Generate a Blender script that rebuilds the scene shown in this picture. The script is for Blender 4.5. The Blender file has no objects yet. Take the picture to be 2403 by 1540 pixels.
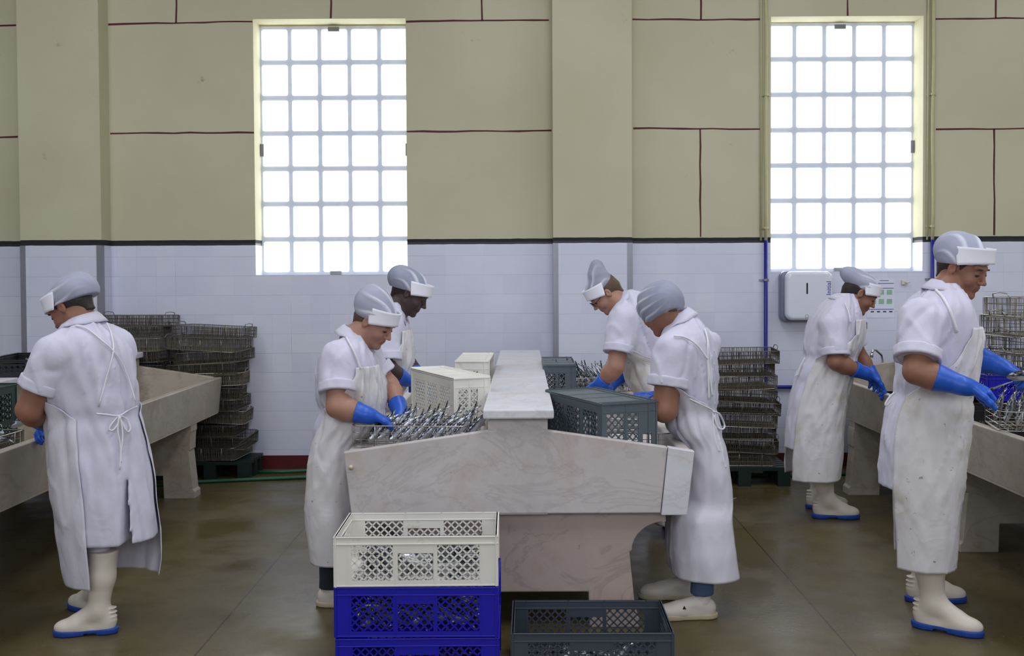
import bpy, math, random
import numpy as np
from mathutils import Vector, Matrix
random.seed(7)
R_ = random.Random(11)
D2R = math.pi / 180

# ------------------------------------------------------------------ camera
SC = bpy.context.scene
COL = SC.collection
FPX, CAM_H, PITCH, ROLL = 2500.0, 1.51, 1.5 * D2R, -0.0050
SHX, SHY = -24 / 2403, -60 / 2403
cam_d = bpy.data.cameras.new('camera')
cam_d.sensor_width = 36
cam_d.lens = 36 * FPX / 2403
cam_d.shift_x, cam_d.shift_y = SHX, SHY
cam_d.clip_start, cam_d.clip_end = 0.05, 100
cam = bpy.data.objects.new('camera', cam_d)
COL.objects.link(cam)
CAM_R = Matrix.Rotation(math.pi / 2 - PITCH, 3, 'X') @ Matrix.Rotation(ROLL, 3, 'Z')
cam.matrix_world = Matrix.Translation((0, 0, CAM_H)) @ CAM_R.to_4x4()
SC.camera = cam

def P(px, py, Y):
    """place of a photo pixel on the plane at distance Y from the camera"""
    v = CAM_R @ Vector(((px - 1201.5) / FPX + SHX * 2403 / FPX, -(py - 770) / FPX + SHY * 2403 / FPX, -1))
    t = Y / v.y
    return Vector((v.x * t, Y, CAM_H + v.z * t))

# ------------------------------------------------------------------ world, exposure, big lights
SC.view_settings.view_transform = 'Standard'
SC.view_settings.look = 'None'
SC.view_settings.gamma = 1
SC.view_settings.use_curve_mapping = False
SC.view_settings.exposure = 0.18
SC.cycles.use_denoising = True
SC.cycles.max_bounces = 6
SC.cycles.diffuse_bounces = 3
SC.cycles.glossy_bounces = 3
SC.cycles.transparent_max_bounces = 12
SC.cycles.sample_clamp_indirect = 3.0
wd = bpy.data.worlds.new('world')
SC.world = wd
wd.use_nodes = True
wd.node_tree.nodes['Background'].inputs[0].default_value = (0.75, 0.85, 1.0, 1)
wd.node_tree.nodes['Background'].inputs[1].default_value = 0.5

def area(name, loc, rot, sx, sy, power, col):
    l = bpy.data.lights.new(name, 'AREA')
    l.shape = 'RECTANGLE'
    l.size, l.size_y, l.energy, l.color = sx, sy, power, col
    o = bpy.data.objects.new(name, l)
    o.location, o.rotation_euler = loc, rot
    COL.objects.link(o)
    return o
# skylight strips in the roof, and the row of tall windows in the wall behind the photographer
for sx in (-3.2, 0.6, 4.2):
    area('skylight_lamp', (sx, 3.4, 5.12), (0, 0, 0), 1.1, 5.5, 88, (0.90, 0.92, 1.0))
area('window_light', (0, -3.9, 3.4), (math.pi / 2, 0, 0), 9, 2.2, 185, (0.89, 0.91, 1.0))
area('window_light', (7.4, 2.6, 2.9), (math.pi / 2, 0, math.pi / 2), 6, 2.2, 40, (0.9, 0.94, 1.0))

# ------------------------------------------------------------------ materials
def lin(c):
    return tuple(((v / 255) / 12.92 if v / 255 <= 0.04045 else ((v / 255 + 0.055) / 1.055) ** 2.4) for v in c[:3])

class NT:
    def __init__(s, name):
        s.m = bpy.data.materials.new(name)
        s.m.use_nodes = True
        s.t = s.m.node_tree
        s.b = s.t.nodes['Principled BSDF']
        s.out = s.t.nodes['Material Output']
    def n(s, typ, **kw):
        o = s.t.nodes.new(typ)
        for k, v in kw.items():
            setattr(o, k, v)
        return o
    def l(s, a, b):
        s.t.links.new(a, b)
    def coord(s, kind='Object', scale=(1, 1, 1)):
        tc = s.n('ShaderNodeTexCoord')
        mp = s.n('ShaderNodeMapping')
        mp.inputs['Scale'].default_value = scale
        s.l(tc.outputs[kind], mp.inputs[0])
        return mp.outputs[0]
    def noise(s, co, scale, detail=4, rough=0.55, dist=0.0):
        n = s.n('ShaderNodeTexNoise')
        n.inputs['Scale'].default_value = scale
        n.inputs['Detail'].default_value = detail
        n.inputs['Roughness'].default_value = rough
        n.inputs['Distortion'].default_value = dist
        if co is not None:
            s.l(co, n.inputs['Vector'])
        return n.outputs['Fac']
    def ramp(s, fac, stops):
        r = s.n('ShaderNodeValToRGB')
        e = r.color_ramp.elements
        while len(e) < len(stops):
            e.new(0.5)
        for i, (p, c) in enumerate(stops):
            e[i].position = p
            e[i].color = (*c[:3], 1) if not isinstance(c, (int, float)) else (c, c, c, 1)
        s.l(fac, r.inputs[0])
        return r.outputs[0]
    def mix(s, fac, a, b, mode='MIX'):
        m = s.n('ShaderNodeMix', data_type='RGBA', blend_type=mode)
        for v, i in ((fac, 0), (a, 6), (b, 7)):
            if hasattr(v, 'links') or hasattr(v, 'is_linked'):
                s.l(v, m.inputs[i])
            elif i == 0:
                m.inputs[0].default_value = v
            else:
                m.inputs[i].default_value = (*v[:3], 1)
        return m.outputs[2]
    def math(s, op, a, b=0.0, clamp=False):
        m = s.n('ShaderNodeMath', operation=op, use_clamp=clamp)
        for v, i in ((a, 0), (b, 1)):
            if hasattr(v, 'is_linked'):
                s.l(v, m.inputs[i])
            else:
                m.inputs[i].default_value = v
        return m.outputs[0]
    def bump(s, h, strength=0.3, dist=0.01):
        b = s.n('ShaderNodeBump')
        b.inputs['Strength'].default_value = strength
        b.inputs['Distance'].default_value = dist
        s.l(h, b.inputs['Height'])
        s.l(b.outputs[0], s.b.inputs['Normal'])
    def set(s, **kw):
        for k, v in kw.items():
            i = s.b.inputs[k.replace('_', ' ')]
            if hasattr(v, 'is_linked'):
                s.l(v, i)
            elif isinstance(v, tuple):
                i.default_value = (*v[:3], 1)
            else:
                i.default_value = v
        return s.m

M = {}
def simple(key, col, rough=0.5, metal=0.0, var=0.12, scale=12, bump=0.0, bscale=60, spec=None):
    t = NT(key)
    co = t.coord()
    c = lin(col)
    f = t.noise(co, scale, 3)
    t.set(Base_Color=t.mix(f, tuple(v * (1 - var) for v in c), tuple(min(1, v * (1 + var)) for v in c)), Roughness=rough, Metallic=metal)
    if spec is not None:
        t.b.inputs['Specular IOR Level'].default_value = spec
    if bump:
        t.bump(t.noise(co, bscale, 3), bump, 0.004)
    M[key] = t.m
    return t.m

def cloth(key, col, var=0.05, bump=0.35, stain=None, rough=0.8):
    t = NT(key)
    co = t.coord()
    c = lin(col)
    base = t.mix(t.noise(co, 5, 3), tuple(v * (1 - var) for v in c), tuple(min(1, v * (1 + var)) for v in c))
    if stain:
        f = t.ramp(t.noise(co, 3.6, 6, 0.62), [(0.50, 0), (0.70, 0.8)])
        base = t.mix(f, base, lin(stain))
        f2 = t.ramp(t.noise(co, 34, 3, 0.6), [(0.67, 0), (0.73, 0.7)])
        base = t.mix(f2, base, lin((110, 96, 70)))
    t.set(Base_Color=base, Roughness=rough)
    co2 = t.coord(scale=(1, 1, 0.6))
    a = t.ramp(t.math('ABSOLUTE', t.math('SUBTRACT', t.noise(co2, 5.5, 3, 0.55, 0.9), 0.5)), [(0.0, 1.0), (0.2, 0.0)])
    t.bump(a, bump * .42, 0.012)
    M[key] = t.m
    return t.m

cloth('coat', (212, 211, 229))
cloth('apron', (220, 218, 222), stain=(190, 182, 150), rough=0.5, bump=0.45)
cloth('apron_clean', (216, 215, 228), rough=0.6, bump=0.35)
cloth('brim', (236, 236, 246), bump=0.12)
cloth('cord', (232, 232, 238), bump=0.1)
cloth('jeans', (70, 92, 125), var=0.25)
cloth('dark_trousers', (38, 42, 52), var=0.3)
cloth('sock', (210, 205, 200))
def net_mat(key, alpha, dark=(158, 162, 182), light=(182, 185, 202)):
    t = NT(key)
    co = t.coord()
    f = t.noise(co, 9, 2, 0.5)
    at = t.n('ShaderNodeAttribute', attribute_name='pleat')
    t.set(Base_Color=t.mix(t.math('MULTIPLY', at.outputs['Fac'], .85), t.mix(t.ramp(f, [(0.3, 0), (0.8, 1)]), lin(dark), lin(light)), lin((216, 218, 232))), Roughness=0.9, Alpha=alpha)
    t.bump(t.noise(co, 420, 1), 0.25, 0.002)
    M[key] = t.m
net_mat('net', 1.0)
net_mat('net_thin', 0.72)
net_mat('net_fold', 1.0, (206, 208, 222), (222, 223, 234))
net_mat('net_dark', 1.0, (140, 146, 166), (168, 172, 190))
def skin(key, col, lipcol):
    t = NT(key)
    co = t.coord()
    c = lin(col)
    f = t.noise(co, 14, 4)
    t.set(Base_Color=t.mix(f, tuple(v * 0.82 for v in c), (min(1, c[0] * 1.16), c[1] * 1.05, c[2] * 1.0)), Roughness=0.5,
          Subsurface_Weight=0.08)
    t.b.inputs['Subsurface Radius'].default_value = (0.01, 0.004, 0.002)
    t.bump(t.noise(co, 220, 2), 0.12, 0.002)
    M[key] = t.m
    simple(key + '_lips', lipcol, 0.45)
skin('skin_fair', (172, 132, 114), (160, 98, 90))
skin('skin_tan', (150, 108, 88), (138, 84, 74))
skin('skin_dark', (66, 50, 46), (70, 48, 46))
simple('hair', (44, 36, 32), 0.5, var=0.4, scale=60, bump=0.6, bscale=120)
simple('hair_brown', (92, 72, 54), 0.5, var=0.4, scale=60, bump=0.6, bscale=120)
simple('eye_white', (215, 210, 205), 0.2)
simple('black', (22, 22, 24), 0.4)
simple('eye', (40, 28, 24), 0.15)
simple('glass_dark', (40, 40, 44), 0.15)
simple('glove', (34, 92, 200), 0.38, var=0.22, scale=16, bump=0.3, bscale=50)
simple('boot', (222, 214, 200), 0.42, var=0.08, scale=9, bump=0.15, bscale=40)
simple('sole_blue', (28, 70, 160), 0.5)
simple('shoe', (214, 206, 198), 0.5, var=0.08)
simple('shoe_sole', (190, 180, 150), 0.7)

def marble(key, a, b, vein, stain, amount=0.55, vs=0.32):
    t = NT(key)
    co = t.coord()
    n1 = t.noise(co, 1.6, 6, 0.6, 0.8)
    base = t.mix(t.ramp(n1, [(0.35, 0), (0.65, 1)]), lin(a), lin(b))
    nv = t.noise(t.coord(scale=(1, 1, 1.6)), 2.3, 5, 0.6, 1.6)
    v = t.ramp(t.math('ABSOLUTE', t.math('SUBTRACT', nv, 0.5)), [(0.0, vs), (0.03, 0)])
    base = t.mix(v, base, lin(vein))
    st = t.ramp(t.noise(co, 3.1, 7, 0.68), [(0.5, 0), (0.72, amount)])
    base = t.mix(st, base, lin(stain))
    sp = t.ramp(t.noise(co, 26, 3, 0.6), [(0.72, 0), (0.78, 0.7)])
    base = t.mix(sp, base, lin((130, 118, 106)))
    t.set(Base_Color=base, Roughness=0.42)
    t.bump(t.noise(co, 40, 3), 0.12, 0.006)
    M[key] = t.m
marble('marble', (212, 206, 206), (196, 188, 188), (166, 154, 156), (176, 154, 134))
marble('marble_pink', (190, 172, 164), (172, 160, 158), (120, 112, 116), (160, 138, 116), 0.6, 0.3)
marble('marble_grey', (184, 176, 164), (166, 158, 144), (128, 122, 116), (146, 124, 92), 0.7, .3)
marble('marble_top', (226, 228, 236), (212, 212, 220), (188, 178, 180), (196, 176, 156), 0.4)
marble('marble_edge', (224, 214, 198), (206, 190, 172), (170, 130, 110), (180, 150, 110), 0.7)

def plastic(key, col, dirt=None, rough=0.4):
    t = NT(key)
    co = t.coord('Object')
    c = lin(col)
    base = t.mix(t.noise(co, 7, 3), tuple(v * 0.9 for v in c), tuple(min(1, v * 1.06) for v in c))
    if dirt:
        f = t.ramp(t.noise(co, 9, 7, 0.7), [(0.62, 0), (0.76, 0.8)])
        base = t.mix(f, base, lin(dirt))
    t.set(Base_Color=base, Roughness=rough)
    M[key] = t.m
plastic('white_plastic', (238, 236, 228), (176, 156, 104))
plastic('cream_plastic', (242, 241, 232), (176, 164, 120))
plastic('blue_plastic', (16, 12, 176), (10, 8, 120))
plastic('grey_plastic', (92, 104, 112), (70, 76, 80))
plastic('slate_plastic', (62, 70, 82), (46, 50, 56))
plastic('green_plastic', (22, 50, 48), (12, 30, 30))
plastic('black_plastic', (18, 20, 26), (30, 32, 36))
plastic('pallet_green', (22, 42, 38), (14, 26, 24))
simple('wire', (120, 114, 100), 0.45, 0.6, var=0.3, scale=9)
simple('wire_bright', (180, 176, 168), 0.3, 0.95, var=0.2, scale=9)
simple('wire_dark', (74, 68, 56), 0.6, 0.3, var=0.4, scale=7)
simple('steel', (150, 152, 164), 0.42, 0.6, var=0.15, scale=5)
simple('chrome', (210, 212, 216), 0.12, 1.0, var=0.03)
simple('pipe_yellow', (192, 188, 146), 0.6)
simple('pipe_blue', (24, 32, 138), 0.4)
simple('maroon', (86, 28, 36), 0.7, var=0.3, scale=20)
simple('skirting', (82, 16, 22), 0.5, var=0.2)
simple('hose', (28, 84, 58), 0.45, var=0.2)
simple('paper', (222, 226, 244), 0.6, var=0.02)
simple('ink_blue', (34, 44, 150), 0.6)
simple('ink_dark', (50, 54, 70), 0.6)
simple('ink_green', (150, 186, 160), 0.6, var=0.4, scale=90)
simple('dispenser', (226, 230, 244), 0.14, var=0.01)
simple('dispenser_grey', (128, 134, 156), 0.35)
simple('clip', (132, 134, 140), 0.5)
simple('plaster', (196, 192, 158), 0.85, var=0.05)
simple('ceiling', (190, 190, 180), 0.9)
simple('socket', (214, 210, 196), 0.4)

def fish_mat():
    t = NT('fish')
    tc = t.n('ShaderNodeTexCoord')
    sp = t.n('ShaderNodeSeparateXYZ')
    t.l(tc.outputs['Object'], sp.inputs[0])
    zz = t.math('MULTIPLY_ADD', sp.outputs[2], 26.0)
    zz.node.inputs[2].default_value = 0.5
    c = t.ramp(zz, [(0.22, lin((206, 208, 212))), (0.5, lin((168, 174, 182))), (0.62, lin((50, 60, 76))), (0.8, lin((22, 27, 36)))])
    n = t.noise(t.coord(scale=(1, 1, 3)), 60, 3)
    t.set(Base_Color=t.mix(t.ramp(n, [(0.45, 0), (0.75, 0.6)]), c, lin((230, 232, 236))), Roughness=0.22, Metallic=0.65)
    t.bump(t.noise(t.coord(), 160, 2), 0.3, 0.003)
    M['fish'] = t.m
fish_mat()

def wall_mat():
    t = NT('wall_paint')
    tc = t.n('ShaderNodeTexCoord')
    sp = t.n('ShaderNodeSeparateXYZ')
    t.l(tc.outputs['Object'], sp.inputs[0])
    co = t.coord()
    X, Z = sp.outputs[0], sp.outputs[2]
    # yellow plaster with stains
    yel = t.mix(t.ramp(t.noise(co, 0.8, 4), [(0.35, 0), (0.65, 1)]), lin((195, 191, 161)), lin((204, 201, 173)))
    st = t.ramp(t.noise(co, 5.5, 8, 0.72), [(0.66, 0), (0.76, 0.75)])
    yel = t.mix(st, yel, lin((140, 134, 108)))
    # white painted tiles, 15 cm
    rnd = t.n('ShaderNodeTexWhiteNoise', noise_dimensions='2D')
    cb = t.n('ShaderNodeCombineXYZ')
    row = t.math('FLOOR', t.math('DIVIDE', Z, 0.151))
    colm = t.math('FLOOR', t.math('DIVIDE', X, 0.15))
    t.l(colm, cb.inputs[0]); t.l(row, cb.inputs[1]); t.l(cb.outputs[0], rnd.inputs[0])
    wht = t.mix(rnd.outputs[0], lin((216, 220, 238)), lin((224, 227, 242)))
    wht = t.mix(t.ramp(t.noise(co, 1.2, 5), [(0.35, 0), (0.7, 0.6)]), wht, lin((206, 210, 232)))
    jz = t.math('PINGPONG', Z, 0.0755)
    jx = t.math('PINGPONG', X, 0.075)
    gz = t.math('LESS_THAN', jz, 0.0011)
    gx = t.math('MULTIPLY', t.math('LESS_THAN', jx, 0.0009), t.ramp(t.noise(co, 2.0, 3), [(0.5, 0), (0.62, 1)]))
    g = t.math('MULTIPLY', t.math('MAXIMUM', gz, gx), t.ramp(t.noise(co, 3.0, 3), [(0.3, 0.25), (0.7, 0.9)]))
    wht = t.mix(g, wht, lin((150, 152, 172)))
    wob = t.math('MULTIPLY', t.math('SUBTRACT', t.noise(co, 9, 2), 0.5), 0.006)
    zw = t.math('ADD', Z, wob)
    fac = t.math('GREATER_THAN', zw, 1.765)
    band = t.math('MULTIPLY', t.math('GREATER_THAN', zw, 1.748), t.math('LESS_THAN', zw, 1.790))
    c = t.mix(fac, wht, yel)
    c = t.mix(band, c, lin((34, 38, 44)))
    t.set(Base_Color=c, Roughness=t.math('MULTIPLY_ADD', fac, 0.45))
    t.b.inputs['Roughness'].links[0].from_node.inputs[2].default_value = 0.4
    t.bump(t.noise(co, 18, 4), 0.12, 0.01)
    M['wall'] = t.m
wall_mat()

def floor_mat():
    t = NT('floor_concrete')
    tc = t.n('ShaderNodeTexCoord')
    sp = t.n('ShaderNodeSeparateXYZ')
    t.l(tc.outputs['Object'], sp.inputs[0])
    co = t.coord()
    base = t.mix(t.ramp(t.noise(co, 0.9, 6, 0.6, 0.4), [(0.35, 0), (0.65, 1)]), lin((84, 74, 46)), lin((97, 88, 60)))
    base = t.mix(t.ramp(t.noise(co, 5, 6, 0.65), [(0.5, 0), (0.75, 0.6)]), base, lin((68, 55, 34)))
    fl = t.ramp(t.noise(co, 95, 2, 0.5), [(0.735, 0), (0.75, 0.85)])
    fl = t.math('MULTIPLY', fl, t.ramp(t.noise(co, 1.7, 2), [(0.45, 0), (0.6, 1)]))
    base = t.mix(fl, base, lin((205, 205, 200)))
    j1 = t.math('LESS_THAN', t.math('ABSOLUTE', t.math('SUBTRACT', t.math('ABSOLUTE', sp.outputs[0]), 1.31)), 0.004)
    j2 = t.math('LESS_THAN', t.math('ABSOLUTE', t.math('SUBTRACT', sp.outputs[1], 7.45)), 0.006)
    base = t.mix(t.math('MULTIPLY', t.math('MAXIMUM', j1, j2), 0.8), base, lin((42, 36, 26)))
    wet = t.ramp(t.noise(co, 1.3, 4, 0.6), [(0.4, 0.22), (0.62, 0.55)])
    t.set(Base_Color=base, Roughness=wet)
    t.bump(t.noise(co, 60, 4), 0.15, 0.004)
    M['floor'] = t.m
floor_mat()

def lit_glass():
    t = NT('daylit_glass_block')
    co = t.coord()
    e = t.n('ShaderNodeEmission')
    e.inputs[0].default_value = (0.95, 0.98, 1.0, 1)
    e.inputs[1].default_value = 3.0
    t.l(e.outputs[0], t.out.inputs[0])
    M['lit_glass'] = t.m
lit_glass()
def mortar():
    t = NT('window_joint')
    co = t.coord()
    t.set(Base_Color=t.mix(t.noise(co, 14, 3), lin((140, 148, 162)), lin((168, 176, 192))), Roughness=0.5)
    t.b.inputs['Emission Color'].default_value = (0.75, 0.82, 0.92, 1)   # faint glow put into the joints, standing in for daylight behind the window
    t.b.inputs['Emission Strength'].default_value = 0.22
    M['mortar'] = t.m
mortar()

# ------------------------------------------------------------------ object helpers
def link(name, data, parent=None, loc=None):
    o = bpy.data.objects.new(name, data)
    COL.objects.link(o)
    if parent is not None:
        o.parent = parent
    if loc is not None:
        o.location = loc
    return o

def tag(o, label=None, cat=None, group=None, kind=None):
    if label: o['label'] = label
    if cat: o['category'] = cat
    if group: o['group'] = group
    if kind: o['kind'] = kind
    return o

def empty(name, loc, label=None, cat=None, group=None, rz=0.0):
    o = link(name, None, None, loc)
    o.rotation_euler = (0, 0, rz)
    o.empty_display_size = 0.1
    return tag(o, label, cat, group)

def mk(name, verts, faces, mat, parent=None, smooth=False, off=None, midx=None):
    """verts/faces -> one mesh object; off is taken from the coordinates (parent's place)"""
    me = bpy.data.meshes.new(name)
    v = np.asarray(verts, dtype=np.float64).reshape(-1, 3)
    if off is not None:
        v = v - np.array(off)
    if isinstance(faces, np.ndarray):
        nf, k = faces.shape
        me.vertices.add(len(v)); me.vertices.foreach_set('co', v.ravel())
        me.loops.add(nf * k); me.loops.foreach_set('vertex_index', faces.astype(np.int32).ravel())
        me.polygons.add(nf)
        me.polygons.foreach_set('loop_start', np.arange(0, nf * k, k, dtype=np.int32))
        me.polygons.foreach_set('loop_total', np.full(nf, k, dtype=np.int32))
    else:
        me.from_pydata([tuple(x) for x in v], [], faces)
    for m in (mat if isinstance(mat, (list, tuple)) else [mat]):
        me.materials.append(M[m])
    if midx is not None:
        me.polygons.foreach_set('material_index', midx.astype(np.int32))
    me.polygons.foreach_set('use_smooth', np.full(len(me.polygons), smooth))
    me.update(calc_edges=True)
    me.validate()
    return link(name, me, parent)

class MB:
    """collects boxes, prisms, tubes and turned shapes into one mesh"""
    def __init__(s):
        s.v, s.f = [], []
    def add(s, v, f):
        n = len(s.v)
        s.v += [tuple(p) for p in v]
        s.f += [tuple(i + n for i in q) for q in f]
        return s
    def box(s, x0, x1, y0, y1, z0, z1, T=None):
        v = [Vector(p) for p in ((x0, y0, z0), (x1, y0, z0), (x1, y1, z0), (x0, y1, z0), (x0, y0, z1), (x1, y0, z1), (x1, y1, z1), (x0, y1, z1))]
        if T is not None:
            v = [T @ p for p in v]
        return s.add(v, [(0, 3, 2, 1), (4, 5, 6, 7), (0, 1, 5, 4), (1, 2, 6, 5), (2, 3, 7, 6), (3, 0, 4, 7)])
    def prism(s, poly, fn, d0, d1):
        """poly 2-D outline; fn(u,v,d) -> 3-D point"""
        n = len(poly)
        v = [fn(u, w, d0) for u, w in poly] + [fn(u, w, d1) for u, w in poly]
        f = [tuple(range(n - 1, -1, -1)), tuple(range(n, 2 * n))]
        f += [(i, (i + 1) % n, n + (i + 1) % n, n + i) for i in range(n)]
        return s.add(v, f)
    def tube(s, pts, r, seg=6, closed=False, cap=True):
        pts = [Vector(p) for p in pts]
        n = len(pts)
        rr = r if isinstance(r, (list, tuple)) else [r] * n
        rings = []
        up = None
        for i, p in enumerate(pts):
            a = pts[(i - 1) % n] if (closed or i > 0) else p
            b = pts[(i + 1) % n] if (closed or i < n - 1) else p
            t = (b - a)
            t = t.normalized() if t.length > 1e-9 else Vector((0, 0, 1))
            if up is None:
                up = Vector((0, 0, 1)) if abs(t.z) < 0.9 else Vector((1, 0, 0))
            x = t.cross(up)
            if x.length < 1e-6:
                x = t.cross(Vector((0.3, 1, 0.2)))
            x.normalize()
            y = t.cross(x).normalized()
            up = -y if y.dot(up) < 0 else y
            y = up
            x = t.cross(y).normalized()
            rings.append([p + (x * math.cos(2 * math.pi * k / seg) + y * math.sin(2 * math.pi * k / seg)) * rr[i] for k in range(seg)])
        v = [q for ring in rings for q in ring]
        f = []
        m = n if closed else n - 1
        for i in range(m):
            j = (i + 1) % n
            for k in range(seg):
                l = (k + 1) % seg
                f.append((i * seg + k, i * seg + l, j * seg + l, j * seg + k))
        if cap and not closed:
            f.append(tuple(range(seg - 1, -1, -1)))
            f.append(tuple(range((n - 1) * seg, n * seg)))
        return s.add(v, f)
    def wire(s, a, b, r=0.0012, seg=4):
        return s.tube([a, b], r, seg, cap=False)
    def lathe(s, prof, c, seg=20):
        v, f = [], []
        for (r, z) in prof:
            for k in range(seg):
                a = 2 * math.pi * k / seg
                v.append((c[0] + r * math.cos(a), c[1] + r * math.sin(a), c[2] + z))
        for i in range(len(prof) - 1):
            for k in range(seg):
                l = (k + 1) % seg
                f.append((i * seg + k, i * seg + l, (i + 1) * seg + l, (i + 1) * seg + k))
        f.append(tuple(range(seg - 1, -1, -1)))
        f.append(tuple(range((len(prof) - 1) * seg, len(prof) * seg)))
        return s.add(v, f)
    def build(s, name, mat, parent=None, smooth=False, off=None, bevel=0.0, bseg=2):
        o = mk(name, s.v, s.f, mat, parent, smooth, off)
        if bevel:
            b = o.modifiers.new('edge', 'BEVEL')
            b.width, b.segments, b.limit_method, b.angle_limit = bevel, bseg, 'ANGLE', 0.6
            b.harden_normals = False
        return o

def copy_tree(o, parent=None):
    c = o.copy()
    COL.objects.link(c)
    c.parent = parent
    for ch in list(o.children):
        copy_tree(ch, c)
    return c
def struct(o):
    o['kind'] = 'structure'
    return o

# ------------------------------------------------------------------ the room
WY = 8.30          # inner face of the window wall
SW = FPX / WY
def wx(px, py=600, Y=WY):
    return P(px, py, Y).x
def wz(py, px=1225, Y=WY):
    return P(px, py, Y).z
W1 = (wx(597, 350), wx(954, 350), wz(645, 780), wz(44, 780))
W2 = (wx(1809, 350), wx(2166, 350), wz(637, 1990), wz(38, 1990))
ROOM_X, ROOM_TOP, ROOM_Y0 = 7.5, 5.2, -4.0
def back_wall():
    mb = MB()
    y0, y1 = WY, WY + 0.35
    xs = [-ROOM_X, W1[0], W1[1], W2[0], W2[1], ROOM_X]
    for i in range(5):
        if i == 1 or i == 3:
            w = W1 if i == 1 else W2
            mb.box(xs[i], xs[i + 1], y0, y1, 0, w[2])
            mb.box(xs[i], xs[i + 1], y0, y1, w[3], ROOM_TOP)
        else:
            mb.box(xs[i], xs[i + 1], y0, y1, 0, ROOM_TOP)
    struct(mb.build('wall_back', 'wall'))
back_wall()
struct(MB().box(-ROOM_X, ROOM_X, ROOM_Y0, WY + 0.35, -0.1, 0).build('floor', 'floor'))
struct(MB().box(-ROOM_X, ROOM_X, ROOM_Y0, WY + 0.35, ROOM_TOP, ROOM_TOP + 0.1).build('ceiling', 'ceiling'))
struct(MB().box(-ROOM_X - 0.2, -ROOM_X, ROOM_Y0, WY + 0.35, 0, ROOM_TOP).build('wall_left', 'wall'))
struct(MB().box(ROOM_X, ROOM_X + 0.2, ROOM_Y0, WY + 0.35, 0, ROOM_TOP).build('wall_right', 'wall'))
struct(MB().box(-ROOM_X, ROOM_X, ROOM_Y0 - 0.2, ROOM_Y0, 0, ROOM_TOP).build('wall_front', 'wall'))

PY = WY - 0.19
PIL = [(P(43, 300, PY).x, P(234, 300, PY).x), (P(1297, 300, PY).x, P(1483, 300, PY).x)]
n = 0
for a, b in PIL:
    n += 1
    o = struct(MB().box(a, b, PY, WY, 0, ROOM_TOP).build('trim_%d' % n, 'wall'))
    for side, x in ((-1, a), (1, b)):
        n += 1
        g = MB()
        g.box(min(x - 0.002 * 1, x + side * 0.003), max(x + side * 0.003, x - side * 0.0), PY - 0.003, PY + 0.045, 0.02, 1.748)
        g.box(min(x, x - side * 0.038), max(x, x - side * 0.038), PY - 0.004, PY, 0.02, 1.748)
        struct(g.build('trim_%d' % n, 'steel'))
# maroon painted skirting
b = MB()
xs = [-ROOM_X, PIL[0][0], PIL[0][1], PIL[1][0], PIL[1][1], ROOM_X]
for i in (0, 2, 4):
    b.box(xs[i], xs[i + 1], WY - 0.006, WY, 0, 0.105)
for a, c in PIL:
    b.box(a - 0.006, c + 0.006, PY - 0.006, PY + 0.1, 0, 0.105)
struct(b.build('baseboard_back', 'skirting'))
# maroon painted joint lines on the yellow plaster
def pline(x0, y0, x1, y1):
    global n
    n += 1
    p, q = P(x0, y0, WY), P(x1, y1, WY)
    pts = []
    k = max(2, int((q - p).length / 0.12))
    for i in range(k + 1):
        t = i / k
        j = (R_.random() - 0.5) * 0.006
        v = p.lerp(q, t)
        pts.append(Vector((v.x + (j if abs(x1 - x0) < 5 else 0), WY - 0.0005, v.z + (j if abs(x1 - x0) > 5 else 0))))
    d = Vector((0, 0, 0.006)) if abs(x1 - x0) > 5 else Vector((0.006, 0, 0))
    v, f = [], []
    for q_ in pts:
        w = 0.8 + R_.random() * 0.5
        v += [q_ - d * w, q_ + d * w, q_ - d * w + Vector((0, -0.0015, 0)), q_ + d * w + Vector((0, -0.0015, 0))]
    for i in range(k):
        a = 4 * i
        f += [(a + 2, a + 6, a + 7, a + 3), (a, a + 2, a + 3, a + 1), (a, a + 4, a + 6, a + 2), (a + 1, a + 3, a + 7, a + 5)]
    struct(mk('trim_%d' % n, v, f, 'maroon'))
for l in ((-40, 61, 38, 60), (254, 57, 592, 50), (953, 50, 1288, 47), (1484, 46, 1788, 46), (2192, 44, 2440, 42),
          (-40, 322, 42, 322), (259, 313, 596, 311), (955, 309, 1294, 307), (1486, 301, 1786, 303), (2196, 303, 2440, 302),
          (413, -30, 414, 54), (776, -30, 777, 43), (1129, -30, 1131, 48), (1644, -30, 1645, 46), (1989, -30, 1989, 37), (2336, -30, 2336, 43),
          (1643, 303, 1644, 556), (2333, 303, 2333, 552)):
    pline(*l)

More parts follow.
